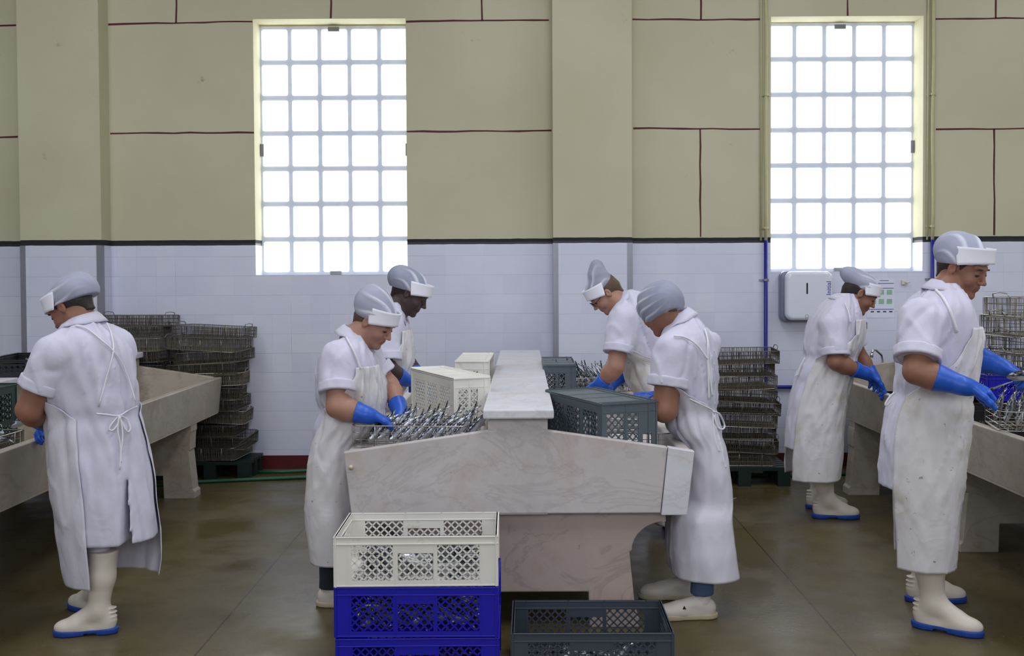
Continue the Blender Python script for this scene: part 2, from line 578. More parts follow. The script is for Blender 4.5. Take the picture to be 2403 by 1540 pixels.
# glass block windows
def window(num, w, inner_left):
    x0, x1, z0, z1 = w
    yb = WY + 0.20
    mx, mz = 0.2370, 0.2805
    root = struct(empty('window_%d' % num, ((x0 + x1) / 2, yb, z0)))
    off = root.location
    fx0, fx1, fz1 = x0 - 0.0, x1 + 0.0, z1
    W = 5 * mx
    gx0 = (x0 + x1) / 2 - W / 2
    gz0 = z0 + 0.004
    fr = MB()
    fr.box(x0 - 0.02, x1 + 0.02, yb + 0.012, yb + 0.10, z0 - 0.02, z1 + 0.02)
    fr.build('joint_grid', 'mortar', root, off=off)
    for i in range(5):
        for j in range(7):
            a, c = gx0 + i * mx + 0.016, gz0 + j * mz + 0.019
            g = MB().box(a, a + mx - 0.032, yb, yb + 0.03, c, c + mz - 0.038)
            g.build('glass_block', 'lit_glass', root, off=off, bevel=0.016, bseg=3)
    f2 = MB()
    f2.box(x0, x1, yb - 0.006, yb + 0.012, gz0 + 7 * mz, z1)
    f2.build('head_frame', 'plaster', root, off=off)
    cl = MB()
    xc = (x0 + x1) / 2
    for nm, bx in (('a', (xc - 0.045, xc + 0.045, yb - 0.02, yb, z1 - 0.055, z1 - 0.02)), ('b', (xc - 0.045, xc + 0.045, yb - 0.022, yb, z0, z0 + 0.03)),
                   ('c', (x0, x0 + 0.028, yb - 0.022, yb, (z0 + z1) / 2 - 0.05, (z0 + z1) / 2 + 0.05)), ('d', (x1 - 0.028, x1, yb - 0.022, yb, (z0 + z1) / 2 - 0.05, (z0 + z1) / 2 + 0.05))):
        MB().box(*bx).build('metal_clip', 'clip', root, off=off, bevel=0.003)
window(1, W1, True)
window(2, W2, False)

# ------------------------------------------------------------------ pipes, dispenser, poster, tap
def pipe(px, label, clamps):
    x = P(px, 600, WY - 0.03).x
    r = empty('wall_pipe', (x, WY - 0.03, 0.6), label, 'pipe')
    o = r.location
    zb = 1.765
    u = MB()
    pts = [(x + 0.004 * math.sin(k * 1.3), WY - 0.03, zb + k * (5.15 - zb) / 14) for k in range(15)]
    u.tube(pts, 0.0125, 10)
    u.build('upper_pipe', 'pipe_yellow', r, True, o)
    MB().tube([(x - 0.034, WY - 0.012, zb), (x - 0.034, WY - 0.012, 5.1)], 0.008, 8).build('conduit', 'pipe_yellow', r, True, o)
    l = MB()
    if px < 2000:
        l.tube([(x, WY - 0.03, zb), (x, WY - 0.03, 0.70), (x, WY - 0.03, 0.645), (x + 0.05, WY - 0.03, 0.625), (x + 0.9, WY - 0.03, 0.62)], 0.0145, 10)
    else:
        l.tube([(x, WY - 0.03, zb), (x, WY - 0.03, 0.75)], 0.0145, 10)
    l.build('lower_pipe', 'pipe_blue', r, True, o)
    for pz, m in clamps:
        z = wz(pz)
        c = MB().box(x - 0.045, x + 0.03, WY - 0.012, WY, z - 0.007, z + 0.007).tube([(x, WY - 0.03, z - 0.008), (x, WY - 0.03, z + 0.008)], 0.018, 10)
        c.build('pipe_clamp', m, r, False, o)
pipe(1797, 'wall pipe yellow above and blue below, rising just left of the right window', ((227, 'pipe_yellow'), (538, 'pipe_yellow'), (660, 'steel')))
pipe(2188, 'wall pipe yellow above and blue below, behind the cap of the nearest woman', ((227, 'pipe_yellow'), (536, 'pipe_yellow'), (660, 'steel')))

def rounded(x0, x1, z0, z1, r, k=6):
    pts = []
    for cx, cz, a0 in ((x1 - r, z1 - r, 0), (x0 + r, z1 - r, 90), (x0 + r, z0 + r, 180), (x1 - r, z0 + r, 270)):
        for i in range(k + 1):
            a = (a0 + 90 * i / k) * D2R
            pts.append((cx + r * math.cos(a), cz + r * math.sin(a)))
    return pts
def text_mesh(s, size, mat, parent, T, name='lettering'):
    cu = bpy.data.curves.new(name, 'FONT')
    cu.body, cu.size, cu.extrude, cu.align_x, cu.align_y = s, size, 0.0006, 'CENTER', 'CENTER'
    tmp = bpy.data.objects.new('t', cu)
    COL.objects.link(tmp)
    dg = bpy.context.evaluated_depsgraph_get()
    me = bpy.data.meshes.new_from_object(tmp.evaluated_get(dg))
    bpy.data.objects.remove(tmp)
    me.materials.clear(); me.materials.append(M[mat])
    o = link(name, me, parent)
    o.matrix_local = T
    return o
XZ = lambda u, v, d: Vector((u, d, v))
def dispenser():
    a, b = P(1826, 642, WY).x, P(1932, 642, WY).x + 0.03
    z0, z1 = wz(757), wz(640)
    r = empty('towel_dispenser', ((a + b) / 2, WY, z0), 'white towel dispenser with grey side on the tiles under the right window', 'dispenser')
    o = r.location
    MB().prism(rounded(a, b, z0, z1, 0.045), XZ, WY - 0.09, WY - 0.001).build('back_body', 'dispenser_grey', r, True, o, 0.012)
    MB().prism(rounded(a + 0.02, b, z0 + 0.012, z1, 0.055), XZ, WY - 0.17, WY - 0.09).build('cover', 'dispenser', r, False, o, 0.03, 5)
    MB().prism(rounded(a + 0.175, a + 0.187, (z0 + z1) / 2 + 0.02, (z0 + z1) / 2 + 0.105, 0.0055), XZ, WY - 0.172, WY - 0.168).build('slot', 'black', r, False, o)
    T = Matrix.Translation(Vector((b - 0.035, WY - 0.171, z1 - 0.13)) - o) @ Matrix.Rotation(math.pi / 2, 4, 'X') @ Matrix.Rotation(math.pi / 2, 4, 'Z')
    text_mesh('Initial', 0.05, 'ink_blue', r, T)
    ring = MB().tube([(a + 0.18 + 0.012 * math.cos(k * math.pi / 8), WY - 0.171, z0 + 0.045 + 0.012 * math.sin(k * math.pi / 8)) for k in range(16)], 0.0012, 4, True)
    ring.build('lock', 'dispenser_grey', r, True, o)
dispenser()
def poster():
    x0, x1 = P(2034, 700, WY).x, P(2098, 700, WY).x
    z0, z1 = wz(750), wz(660)
    r = empty('notice_poster', ((x0 + x1) / 2, WY - 0.003, z0), 'small notice with blue rules and green pictures on the tiles beside the far woman', 'poster')
    o = r.location
    MB().box(x0, x1, WY - 0.003, WY - 0.0005, z0, z1).build('sheet', 'paper', r, off=o)
    m = MB()
    for f in (0.895, 0.77, 0.22):
        m.box(x0 + 0.01, x1 - 0.004, WY - 0.004, WY - 0.003, z0 + (z1 - z0) * f - 0.0022, z0 + (z1 - z0) * f + 0.0022)
    m.build('blue_rule', 'ink_blue', r, off=o)
    m = MB().box(x0 + 0.1, x0 + 0.17, WY - 0.004, WY - 0.003, z1 - 0.012, z1 - 0.008)
    for k in range(4):
        m.box(x0 + 0.03 + k * 0.048, x0 + 0.055 + k * 0.048, WY - 0.004, WY - 0.003, z0 + 0.042, z0 + 0.052)
    m.build('printed_mark', 'ink_dark', r, off=o)
    for j, f in enumerate((0.66, 0.42)):
        for k in range(3):
            m = MB().box(x0 + 0.03 + k * 0.062, x0 + 0.072 + k * 0.062, WY - 0.004, WY - 0.003, z0 + (z1 - z0) * f - 0.018, z0 + (z1 - z0) * f + 0.02)
            m.build('picture', 'ink_green', r, off=o)
poster()
c = P(2121, 663, WY)
r = empty('wall_hook', (c.x, WY, c.z), 'small cream plastic hook on the wall right of the notice', 'hook')
MB().box(-0.02, 0.02, -0.02, 0, -0.018, 0.018).build('backplate', 'socket', r, bevel=0.004)
MB().tube([(0.0, -0.02, 0), (0.02, -0.035, 0), (0.035, -0.035, 0.008)], 0.006, 8).build('peg', 'socket', r, True)
c = P(2029, 764, WY)
tag(MB().box(-0.02, 0.02, -0.004, 0, -0.026, 0.026).build('wall_plate', 'clip'), 'small grey metal square on the tiles below the notice', 'wall plate').location = (c.x, WY, c.z)
def tap():
    c = P(2068, 842, WY - 0.2)
    r = empty('water_tap', (c.x, WY - 0.2, c.z - 0.10), 'curved chrome tap over the far end of the right trough', 'tap')
    o = r.location
    pts = [P(2071, 870, WY), P(2071, 845, WY - 0.1), P(2068, 833, WY - 0.2), P(2056, 822, WY - 0.22), P(2049, 822, WY - 0.24), P(2045, 830, WY - 0.25)]
    MB().tube(pts, 0.009, 10).build('spout', 'chrome', r, True, o)
    MB().tube([P(2045.5, 828, WY - 0.25), P(2045, 839, WY - 0.25)], 0.014, 12).build('nozzle', 'chrome', r, True, o)
tap()

# ------------------------------------------------------------------ marble sink tables
def sink_table(xc, y0, y1, label, mats, ped, hw=0.725, block=0.0):
    pm, pp, cm = mats
    r = empty('sink_table', (xc, y0, 0), label, 'sink table', 'double marble sink tables')
    o = Vector((xc, y0, 0))
    ya, L = 0.0, y1 - y0
    # cap slabs
    cuts = [-0.06, L * 0.42, L * 0.72, L + 0.03]
    for i in range(3):
        MB().box(-0.147, 0.147, cuts[i] + 0.002, cuts[i + 1] - 0.002, 0.912, 0.952).build('cap_slab', cm, r, bevel=0.007)
    MB().box(-0.128, 0.122, 0.003 if block else 0.0, L, 0.50, 0.912).build('centre_wall', pm, r, bevel=0.004)
    for s in (-1, 1):
        # trough floor with its slope to the middle
        MB().prism([(s * 0.12, 0.50), (s * (hw - 0.02), 0.50), (s * (hw - 0.02), 0.562), (s * 0.12, 0.55)] if s > 0 else
                   [(s * (hw - 0.02), 0.50), (s * 0.12, 0.50), (s * 0.12, 0.55), (s * (hw - 0.02), 0.562)], XZ, 0.02, L - 0.02).build('trough_floor', pm, r)
        pol = [(s * (hw - 0.075), 0.505), (s * (hw - 0.02), 0.505), (s * (hw + 0.005), 0.765), (s * (hw - 0.045), 0.765)]
        MB().prism(pol, XZ, 0.0 if not block else 0.041, L).build('trough_front', pm, r, bevel=0.008, bseg=3)
        for yy in (0.0, L - 0.042):
            e = hw - (0.045 if s < 0 else 0.10) if (block and yy == 0.0) else hw - 0.046
            e2 = hw - 0.05
            if block and yy == 0.0:
                if s > 0: continue
                pl = [(hw - 0.13, 0.505), (-(hw - 0.02), 0.505), (-(hw + 0.01), 0.768), (-0.128, 0.856), (0.122, 0.856), (hw - 0.10, 0.783)]
            else:
                pl = [(s * 0.12, 0.505), (s * (hw - 0.072), 0.505), (s * (hw - 0.046), 0.768), (s * 0.12, 0.853)]
            MB().prism(pl, XZ, yy, yy + 0.042).build('end_panel', pm, r, bevel=0.005)
    if block:
        MB().prism([(hw - 0.128, 0.497), (hw - 0.02, 0.497), (hw + 0.012, 0.766), (hw - 0.098, 0.784)], XZ, -0.008, 0.041).build('corner_block', 'marble_top', r, bevel=0.004)
    # pedestals: a slab with scooped shoulders and an arched foot
    for (py, cw, fw) in ped:
        def half(s):
            pts = [(0.02, 0.50), (cw, 0.50), (cw, 0.455)]
            for k in range(9):
                a = k / 8 * math.pi / 2
                pts.append((cw - (cw - fw + 0.03) * math.sin(a), 0.455 - 0.125 * (1 - math.cos(a))))
            pts += [(fw - 0.04, 0.325), (fw - 0.02, 0.12), (fw - 0.015, 0.06), (fw, 0.045), (fw, 0.0), (fw - 0.21, 0.0), (fw - 0.215, 0.155), (0.02, 0.155)]
            return [(s * a, b) for a, b in (pts if s > 0 else pts[::-1])]
        full = half(1)
        left = [(-a, b) for a, b in full[::-1]]
        MB().prism(full[1:-1] + left[1:-1], XZ, py, py + 0.13).build('pedestal', pp, r, bevel=0.012)
    return r
sink_table(-0.018, 4.45, 7.85, 'pale marble double sink table in the middle, white crate stack before it', ('marble', 'marble_pink', 'marble_top'),
           ((0.06, 0.625, 0.51), (1.7, 0.625, 0.51), (3.1, 0.625, 0.51)), block=1)
sink_table(-2.95, 3.2, 7.85, 'marble double sink table at the left edge, empty at its far end', ('marble_grey', 'marble_grey', 'marble_top'),
           ((0.9, 0.70, 0.68), (4.0, 0.70, 0.72)), block=0)
sink_table(2.95, 3.2, 8.0, 'stained marble double sink table at the right edge, with a tap behind', ('marble_grey', 'marble_grey', 'marble_top'),
           ((2.5, 0.62, 0.60), (4.0, 0.70, 0.74)), block=0)
# drain spout on the middle table's end panel
c = P(824, 1096, 4.445)
o = MB().tube([(0, 0.004, 0), (0, -0.012, -0.002)], 0.009, 10).build('drain_plug', 'marble_edge', None, True)
o.location = (c.x, c.y, c.z)
tag(o, 'small worn plug at the left corner of the middle sink table', 'plug')

# ------------------------------------------------------------------ plastic crates
def lattice(mb, u0, u1, v0, v1, T, p=0.0315, w=0.0056, t=0.004):
    cu, cv = (u0 + u1) / 2, (v0 + v1) / 2
    span = (u1 - u0) + (v1 - v0)
    k = int(span / p) + 2
    for sgn in (1, -1):
        for i in range(-k, k + 1):
            c = i * p
            # line: (u-cu) - sgn*(v-cv) = c
            pts = []
            ua = cu + c + sgn * (v0 - cv); ub = cu + c + sgn * (v1 - cv)
            # clip to u range
            t0, t1 = 0.0, 1.0
            du = ub - ua
            if abs(du) < 1e-9: continue
            for lim, lo in ((u0, True), (u1, False)):
                tt = (lim - ua) / du
                if (du > 0) == lo: t0 = max(t0, tt)
                else: t1 = min(t1, tt)
            if t1 - t0 < 0.03: continue
            a = (ua + du * t0, v0 + (v1 - v0) * t0); b_ = (ua + du * t1, v0 + (v1 - v0) * t1)
            d = Vector((b_[0] - a[0], b_[1] - a[1])).normalized()
            nx, ny = -d.y * w / 2, d.x * w / 2
            poly = [(a[0] + nx, a[1] + ny), (a[0] - nx, a[1] - ny), (b_[0] - nx, b_[1] - ny), (b_[0] + nx, b_[1] + ny)]
            mb.prism(poly, lambda x, y, z: T @ Vector((x, y, z)), -t / 2, t / 2)
def panel_with_windows(mb, U, V, wins, T, t=0.005, p=0.0315):
    """solid sheet U x V with lattice windows"""
    us = sorted({0, U, *[w[0] for w in wins], *[w[1] for w in wins]})
    vs = sorted({0, V, *[w[2] for w in wins], *[w[3] for w in wins]})
    for i in range(len(us) - 1):
        j = 0
        while j < len(vs) - 1:
            def hole(jj):
                cu, cv = (us[i] + us[i + 1]) / 2, (vs[jj] + vs[jj + 1]) / 2
                return any(w[0] < cu < w[1] and w[2] < cv < w[3] for w in wins)
            if hole(j):
                j += 1
                continue
            k = j
            while k + 1 < len(vs) - 1 and not hole(k + 1):
                k += 1
            mb.box(us[i], us[i + 1], vs[j], vs[k + 1], -t / 2, t / 2, T)
            j = k + 1
    for w in wins:
        if len(w) < 5:
            lattice(mb, *w[:4], T, p=p)
def crate(name, mat, L=0.6, W=0.4, H=0.2, label=None, group=None, cat='crate', solid=False):
    r = empty(name, (0, 0, 0), label, cat, group)
    h = H - 0.004
    RX = Matrix.Rotation(math.pi / 2, 4, 'X')
    fr = lambda a: a * L
    wins = [(fr(.107), fr(.36), .022, h * .82), (fr(.39), fr(.605), .022, h * .66), (fr(.63), fr(.885), .022, h * .82)]
    if solid: wins = []
    for s in (-1, 1):
        T = Matrix.Translation((-L / 2, s * (W / 2 - 0.008), 0)) @ RX
        mb = MB()
        panel_with_windows(mb, L, h, wins, T)
        yo = s * (W / 2 - 0.004)
        for u in (.092, .376, .615, .895):
            mb.box(-L / 2 + fr(u) - .002, -L / 2 + fr(u) + .002, min(yo, yo - s * .008), max(yo, yo - s * .008), 0.01, h)
        mb.build('side_panel', mat, r)
        T = Matrix.Rotation(math.pi / 2, 4, 'Z') @ Matrix.Translation((-W / 2, -s * (L / 2 - 0.008), 0)) @ RX
        mb = MB()
        ew = [(W * .13, W * .87, .022, h * .40), (W * .13, W * .87, h * .46, h * .66), (W * .35, W * .65, h * .74, h * .90, 1)]
        panel_with_windows(mb, W, h, ew, T)
        xo = s * (L / 2 - 0.004)
        for u in (.11, .89):
            mb.box(min(xo, xo - s * .008), max(xo, xo - s * .008), -W / 2 + W * u - .002, -W / 2 + W * u + .002, 0.01, h)
        mb.box(min(xo, xo - s * .008), max(xo, xo - s * .008), -W / 2 + .01, W / 2 - .01, h * .43 - .002, h * .43 + .002)
        mb.build('end_panel', mat, r)
    rim = MB()
    for z0, z1, e in ((h - 0.006, h, 0.0), (h * .845 - 0.0025, h * .845 + 0.0025, 0.001), (0.0, 0.007, 0.004)):
        a, b_ = L / 2 - e, W / 2 - e
        rim.box(-a, a, -b_, -b_ + 0.012, z0, z1).box(-a, a, b_ - 0.012, b_, z0, z1)
        rim.box(-a, -a + 0.012, -b_ + .012, b_ - .012, z0, z1).box(a - 0.012, a, -b_ + .012, b_ - .012, z0, z1)
    rim.build('rim', mat, r, bevel=0.0018)
    mb = MB()
    T = Matrix.Translation((-L / 2 + .012, -W / 2 + .012, 0.006))
    l2, w2 = L - .024, W - .024
    bw = [(l2 * a, l2 * c, w2 * e, w2 * f) for a, c in ((.08, .33), (.38, .62), (.67, .92)) for e, f in ((.1, .46), (.54, .9))]
    panel_with_windows(mb, l2, w2, bw, T)
    mb.build('base', mat, r)
    return r
def place(o, loc, rz=0.0, rx=0.0, ry=0.0, M4=None):
    if M4 is not None:
        o.matrix_world = M4
    else:
        o.location = loc
        o.rotation_euler = (rx, ry, rz)
    return o
CR = {}
def new_crate(kind, mat, label, group=None, **kw):
    key = (kind, mat, tuple(sorted(kw.items())))
    if key not in CR:
        CR[key] = crate('plastic_crate', mat, label=label, group=group, **kw)
        return CR[key]
    c = copy_tree(CR[key])
    c['label'] = label
    c['category'] = 'crate'
    if group: c['group'] = group
    elif 'group' in c: del c['group']
    return c
g = 'crates stacked on the floor in front of the middle table'
SX = (P(978, 1300, 3.87).x)
CY0 = 4.05
place(new_crate('e', 'blue_plastic', 'bottom blue plastic crate, lowest of the stack on the floor', g, H=.189), (SX, CY0, 0.0), 0.010)
place(new_crate('e', 'blue_plastic', 'blue plastic crate of fish under the white crate, middle of the stack', g, H=.189), (SX - 0.002, CY0, 0.1875), -0.006)
place(new_crate('e', 'white_plastic', 'dirty white plastic crate of silver fish on top of the blue ones', g, H=.189), (SX - 0.004, CY0 - 0.002, 0.375), 0.012)
GX = P(1384, 1450, 4.05).x
place(new_crate('e', 'slate_plastic', 'slate grey open crate on the floor before the table pedestal'), (GX, 4.065, 0.0), -0.008)

def stand(o, p_near, yaw, tilt=0.0, flip=1):
    """crate lying on a long side: its base looks to local -X after the turn; p_near = near lower corner"""
    # local axes: length -> (cos yaw, sin yaw), crate height -> sideways, crate width -> up
    u = Vector((math.cos(yaw), math.sin(yaw), 0))
    w = Vector((0, 0, 1))
    h_ = u.cross(w) * flip      # opening direction
    R3 = Matrix((u, w * 1.0, h_)).transposed()
    if R3.determinant() < 0:
        R3 = Matrix((-u, w, h_)).transposed()
    M4 = Matrix.Translation(p_near) @ Matrix.Rotation(tilt, 4, u) @ R3.to_4x4() @ Matrix.Translation((0, 0, 0))
    o.matrix_world = M4
    return o
# white crate lying on its side in the left trough: near-left top corner (1065,885) -> far (950,857)
def side_crate(mat, kind, near, far, top, label, open_right=True, H=0.27, **kw):
    """near/far: photo pixels of the upper edge of the base face"""
    a = [P(near[0], near[1], y) for y in np.arange(4.0, 8, 0.01)]
    A = min(a, key=lambda v: abs(v.z - top))
    b = [P(far[0], far[1], y) for y in np.arange(4.0, 8, 0.01)]
    B = min(b, key=lambda v: abs(v.z - top))
    d = Vector((B.x - A.x, B.y - A.y, 0)).normalized()
    L, W = kw.get('L', 0.6), kw.get('W', 0.4)
    w = Vector((0, 0, 1))
    hdir = Vector((d.y, -d.x, 0))            # to the right of the line near->far
    if not open_right:
        hdir = -hdir
    # columns: crate x -> d, crate y -> w or -w, crate z -> hdir
    yv = hdir.cross(d)
    R3 = Matrix((d, yv, hdir)).transposed()
    centre = A + d * (L / 2) - w * (W / 2)
    o = new_crate(kind, mat, label, None, H=H, solid=True, **kw)
    if not open_right:
        pass
    o.matrix_world = Matrix.Translation(centre) @ R3.to_4x4()
    return o
side_crate('cream_plastic', 's', (1065, 886), (950, 858), 1.03, 'cream crate lying on its side in the left trough beside the full fish basket', L=0.64, H=0.19, W=0.46)
side_crate('cream_plastic', 's2', (1067, 846), (1086, 827), 1.03, 'white crate on its side farther along the left trough, behind the big cream one', L=0.6, H=0.2, W=0.46)
side_crate('grey_plastic', 's', (1414, 946), (1293, 917), 0.965, 'grey crate on its side in the right trough near the marble cap', L=0.6, H=0.27)
side_crate('grey_plastic', 's2', (1274, 856), (1270, 833), 0.98, 'grey crate on its side farther along the right trough', L=0.6, H=0.2, W=0.42)
side_crate('green_plastic', 's', (-101, 929), (43, 898), 0.955, 'dark green crate on its side in the left table trough by the bent arm', open_right=False, L=0.6, H=0.2, W=0.39)
o = new_crate('f', 'black_plastic', 'shallow black tray on the marble cap of the left table', H=0.1, solid=True)
place(o, P(98, 868, 6.0) + Vector((0, 0, 0.0)), 0.25)
o.location = (-2.85, 6.2, 0.954)
o.rotation_euler = (0, 0, math.pi / 2 + 0.1)
o = new_crate('e', 'black_plastic', 'black crate in the right trough under the far woman gloves')
place(o, (2.47, 6.45, 0.563), math.pi / 2 + 0.03)
o = new_crate('e', 'black_plastic', 'black crate in the right trough before the nearest woman', H=0.28)
place(o, (2.47, 5.75, 0.563), math.pi / 2 - 0.04)
o = new_crate('e', 'blue_plastic', 'blue crate glimpsed behind the raised glove, on top of the black crate', H=0.14)
place(o, (2.60, 5.78, 0.842), math.pi / 2)

# ------------------------------------------------------------------ wire baskets
def basket(matw, matr, L=0.52, W=0.36, H=0.085, step=0.0078):
    r = empty('wire_basket', (0, 0, 0), 'x', 'basket')
    fr = MB()
    rj = random.Random(5)
    a, b_ = L / 2, W / 2
    def loop(z, g, e=0.0):
        k = 8
        pts = rounded(-a + e, a - e, -b_ + e, b_ - e, 0.03, 4)
        return [(x, y, z + 0.003 * math.sin(x * 9 + z * 40)) for x, y in pts]
    for z in (0.002, H):
        fr.tube(loop(z, 0), 0.0028, 6, True)
    for x in (-a * .62, 0, a * .62):
        for s in (-1, 1):
            fr.tube([(x, s * (b_ + .002), 0), (x + .004, s * (b_ + .002), H)], 0.0022, 5)
    for s in (-1, 1):
        fr.tube([(s * a, -.08, H), (s * (a + .006), -.07, H + .022), (s * (a + .008), .0, H + .028), (s * (a + .006), .07, H + .022), (s * a, .08, H)], 0.0026, 6)
    fr.build('frame', matr, r, True)
    m = MB()
    wr = 0.0012 if matw == 'wire_bright' else 0.0016
    nx = int(L / step)
    for i in range(nx + 1):
        x = -a + L * i / nx + rj.uniform(-.002, .002)
        j = rj.uniform(-.003, .003)
        m.tube([(x, -b_, H), (x + j, -b_, 0.003), (x + j, b_, 0.003), (x, b_, H)], wr, 4, cap=False)
    for z_ in (H * .35, H * .68):
        m.tube(loop(z_, 0), wr, 4, True)
    ny = int(W / (step * 1.6))
    for i in range(1, ny):
        y = -b_ + W * i / ny
        m.tube([(-a, y, H), (-a, y, 0.002), (a, y, 0.002), (a, y, H)], wr, 4, cap=False)
    m.build('wire_grid', matw, r)
    return r
B_BR = basket('wire_bright', 'wire_bright', L=0.50, W=0.33, H=0.085, step=0.034)
B_DK = basket('wire_dark', 'wire')
B_GR = basket('wire', 'wire_bright', H=0.095)
used = set()
def put_basket(src, loc, rz, label, group=None, rx=0.0, ry=0.0, s=1.0, cat='basket'):
    if src.name not in used:
        used.add(src.name)
        o = src
    else:
        o = copy_tree(src)
    o.location, o.rotation_euler, o.scale = loc, (rx, ry, rz), (s, s, s)
    o['label'], o['category'] = label, cat
    if group: o['group'] = group
    elif 'group' in o: del o['group']
    return o
def pallet(x, y, w, d, label, rz=0):
    r = empty('plastic_pallet', (x, y, 0), label, 'pallet', rz=rz)
    m = MB()
    for i in range(6):
        m.box(-w / 2, w / 2, -d / 2 + i * d / 6 + .01, -d / 2 + (i + 1) * d / 6 - .01, 0.11, 0.135)
    m.build('deck', 'pallet_green', r)
    for i in (-1, 0, 1):
        for j in (-1, 0, 1):
            MB().box(i * (w / 2 - .05) - .045, i * (w / 2 - .05) + .045, j * (d / 2 - .05) - .04, j * (d / 2 - .05) + .04, 0, 0.11).build('foot', 'pallet_green', r)
    return r
pallet(-2.32, 8.05, 0.6, 0.42, 'dark green plastic pallet under the baskets left of the window')
pallet(-2.92, 8.05, 0.56, 0.42, 'dark green pallet under the taller basket stack by the pilaster')
pallet(1.57, 7.75, 0.66, 0.5, 'dark green pallet under the basket stack left of the blue pipe')
def stack(x, y, z0, zt, src, where, group, L=0.55, wob=0.03, bigger=1.0, side=0):
    k = 0
    z = z0
    pitch = 0.0905
    cnt = int((zt - z0) / pitch)
    rr = random.Random(int(x * 100) + 3)
    order = ['lowest', 'second from bottom', 'third from bottom', 'fourth from bottom', 'fifth from bottom', 'sixth from bottom', 'seventh from bottom',
             'eighth from bottom', 'ninth from bottom', 'tenth from bottom', 'eleventh from bottom', 'twelfth from bottom', 'thirteenth from bottom', 'fourteenth from bottom']
    for k in range(cnt):
        nm = 'topmost' if k == cnt - 1 else order[k]
        s_ = src if k % 3 else B_GR
        put_basket(s_, (x + rr.uniform(-wob, wob), y + rr.uniform(-.015, .01), z), rr.uniform(-.16, .16) + (math.pi if k % 2 else 0),
                   'empty rusty wire basket, %s in the stack %s' % (nm, where), group, rx=rr.uniform(-.04, .04), ry=rr.uniform(-.05, .045), s=bigger * rr.uniform(.94, 1.04))
        z += pitch
stack(-2.35, 8.07, 0.14, 1.17, B_DK, 'left of the window', 'baskets stacked left of the window', wob=0.04, bigger=1.02)
stack(-2.93, 8.07, 0.14, 1.28, B_DK, 'against the left pilaster', 'baskets stacked against the left pilaster', wob=0.04, bigger=1.0)
stack(1.56, 7.75, 0.14, 1.03, B_DK, 'left of the blue pipe', 'baskets stacked left of the blue pipe', wob=0.025, bigger=1.06)
# the baskets on the right table's marble cap, behind the nearest woman's hands
for k, (z, dx) in enumerate(((0.955, 0.0), (1.055, 0.02), (1.155, -0.01), (1.255, 0.01))):
    put_basket(B_GR, (2.96 + dx, 5.95, z), 0.02 * k + 0.0, 'large wire basket of the pile at the right edge, %s' % ('at its bottom', 'second up', 'third up', 'on its top')[k],
               'baskets piled on the right table', s=1.16)
# green hose on the floor along the wall
pts = [P(330, 1146, 7.55), P(440, 1134, 7.7), P(520, 1131, 7.75), P(600, 1122, 7.8), P(680, 1112, 7.85), P(760, 1104, 7.9), P(860, 1100, 7.95), P(1300, 1102, 7.95), P(1700, 1108, 7.9), P(1860, 1116, 7.85), P(1990, 1112, 7.9)]
pts = [Vector((p.x, p.y, 0.014)) for p in pts]
o = MB().tube(pts, 0.014, 8).build('garden_hose', 'hose', None, True)
tag(o, 'green hose lying on the floor along the back wall', 'hose')
o = MB().tube([Vector((p.x, p.y + .06, 0.02)) for p in (P(600, 1110, 8.0), P(660, 1104, 8.0), P(720, 1100, 8.05), P(800, 1101, 8.05))], 0.013, 8).build('garden_hose', 'hose', None, True)
tag(o, 'short second length of green hose beside the maroon skirting', 'hose')
o = MB().tube([Vector((x, y, 0.004)) for x, y in ((1.31, 7.1), (1.34, 7.06), (1.39, 7.07), (1.43, 7.11))], 0.0025, 5).build('loose_string', 'cord', None, True)
tag(o, 'short white string lying on the floor behind the apron', 'string')
# dark bag hanging at the wall, seen between the far woman and the basket stack

# ------------------------------------------------------------------ smooth solids from distance fields
F32 = np.float32
_rt = np.random.RandomState(3).rand(32, 32, 32).astype(F32)
def vnoise(x, y, z):
    xi, yi, zi = np.floor(x).astype(np.int32), np.floor(y).astype(np.int32), np.floor(z).astype(np.int32)
    fx, fy, fz = x - xi, y - yi, z - zi
    fx, fy, fz = fx * fx * (3 - 2 * fx), fy * fy * (3 - 2 * fy), fz * fz * (3 - 2 * fz)
    a, b, c = xi & 31, yi & 31, zi & 31
    a1, b1, c1 = (a + 1) & 31, (b + 1) & 31, (c + 1) & 31
    def L(p, q, t): return p + (q - p) * t
    return L(L(L(_rt[a, b, c], _rt[a1, b, c], fx), L(_rt[a, b1, c], _rt[a1, b1, c], fx), fy),
             L(L(_rt[a, b, c1], _rt[a1, b, c1], fx), L(_rt[a, b1, c1], _rt[a1, b1, c1], fx), fy), fz) * 2 - 1

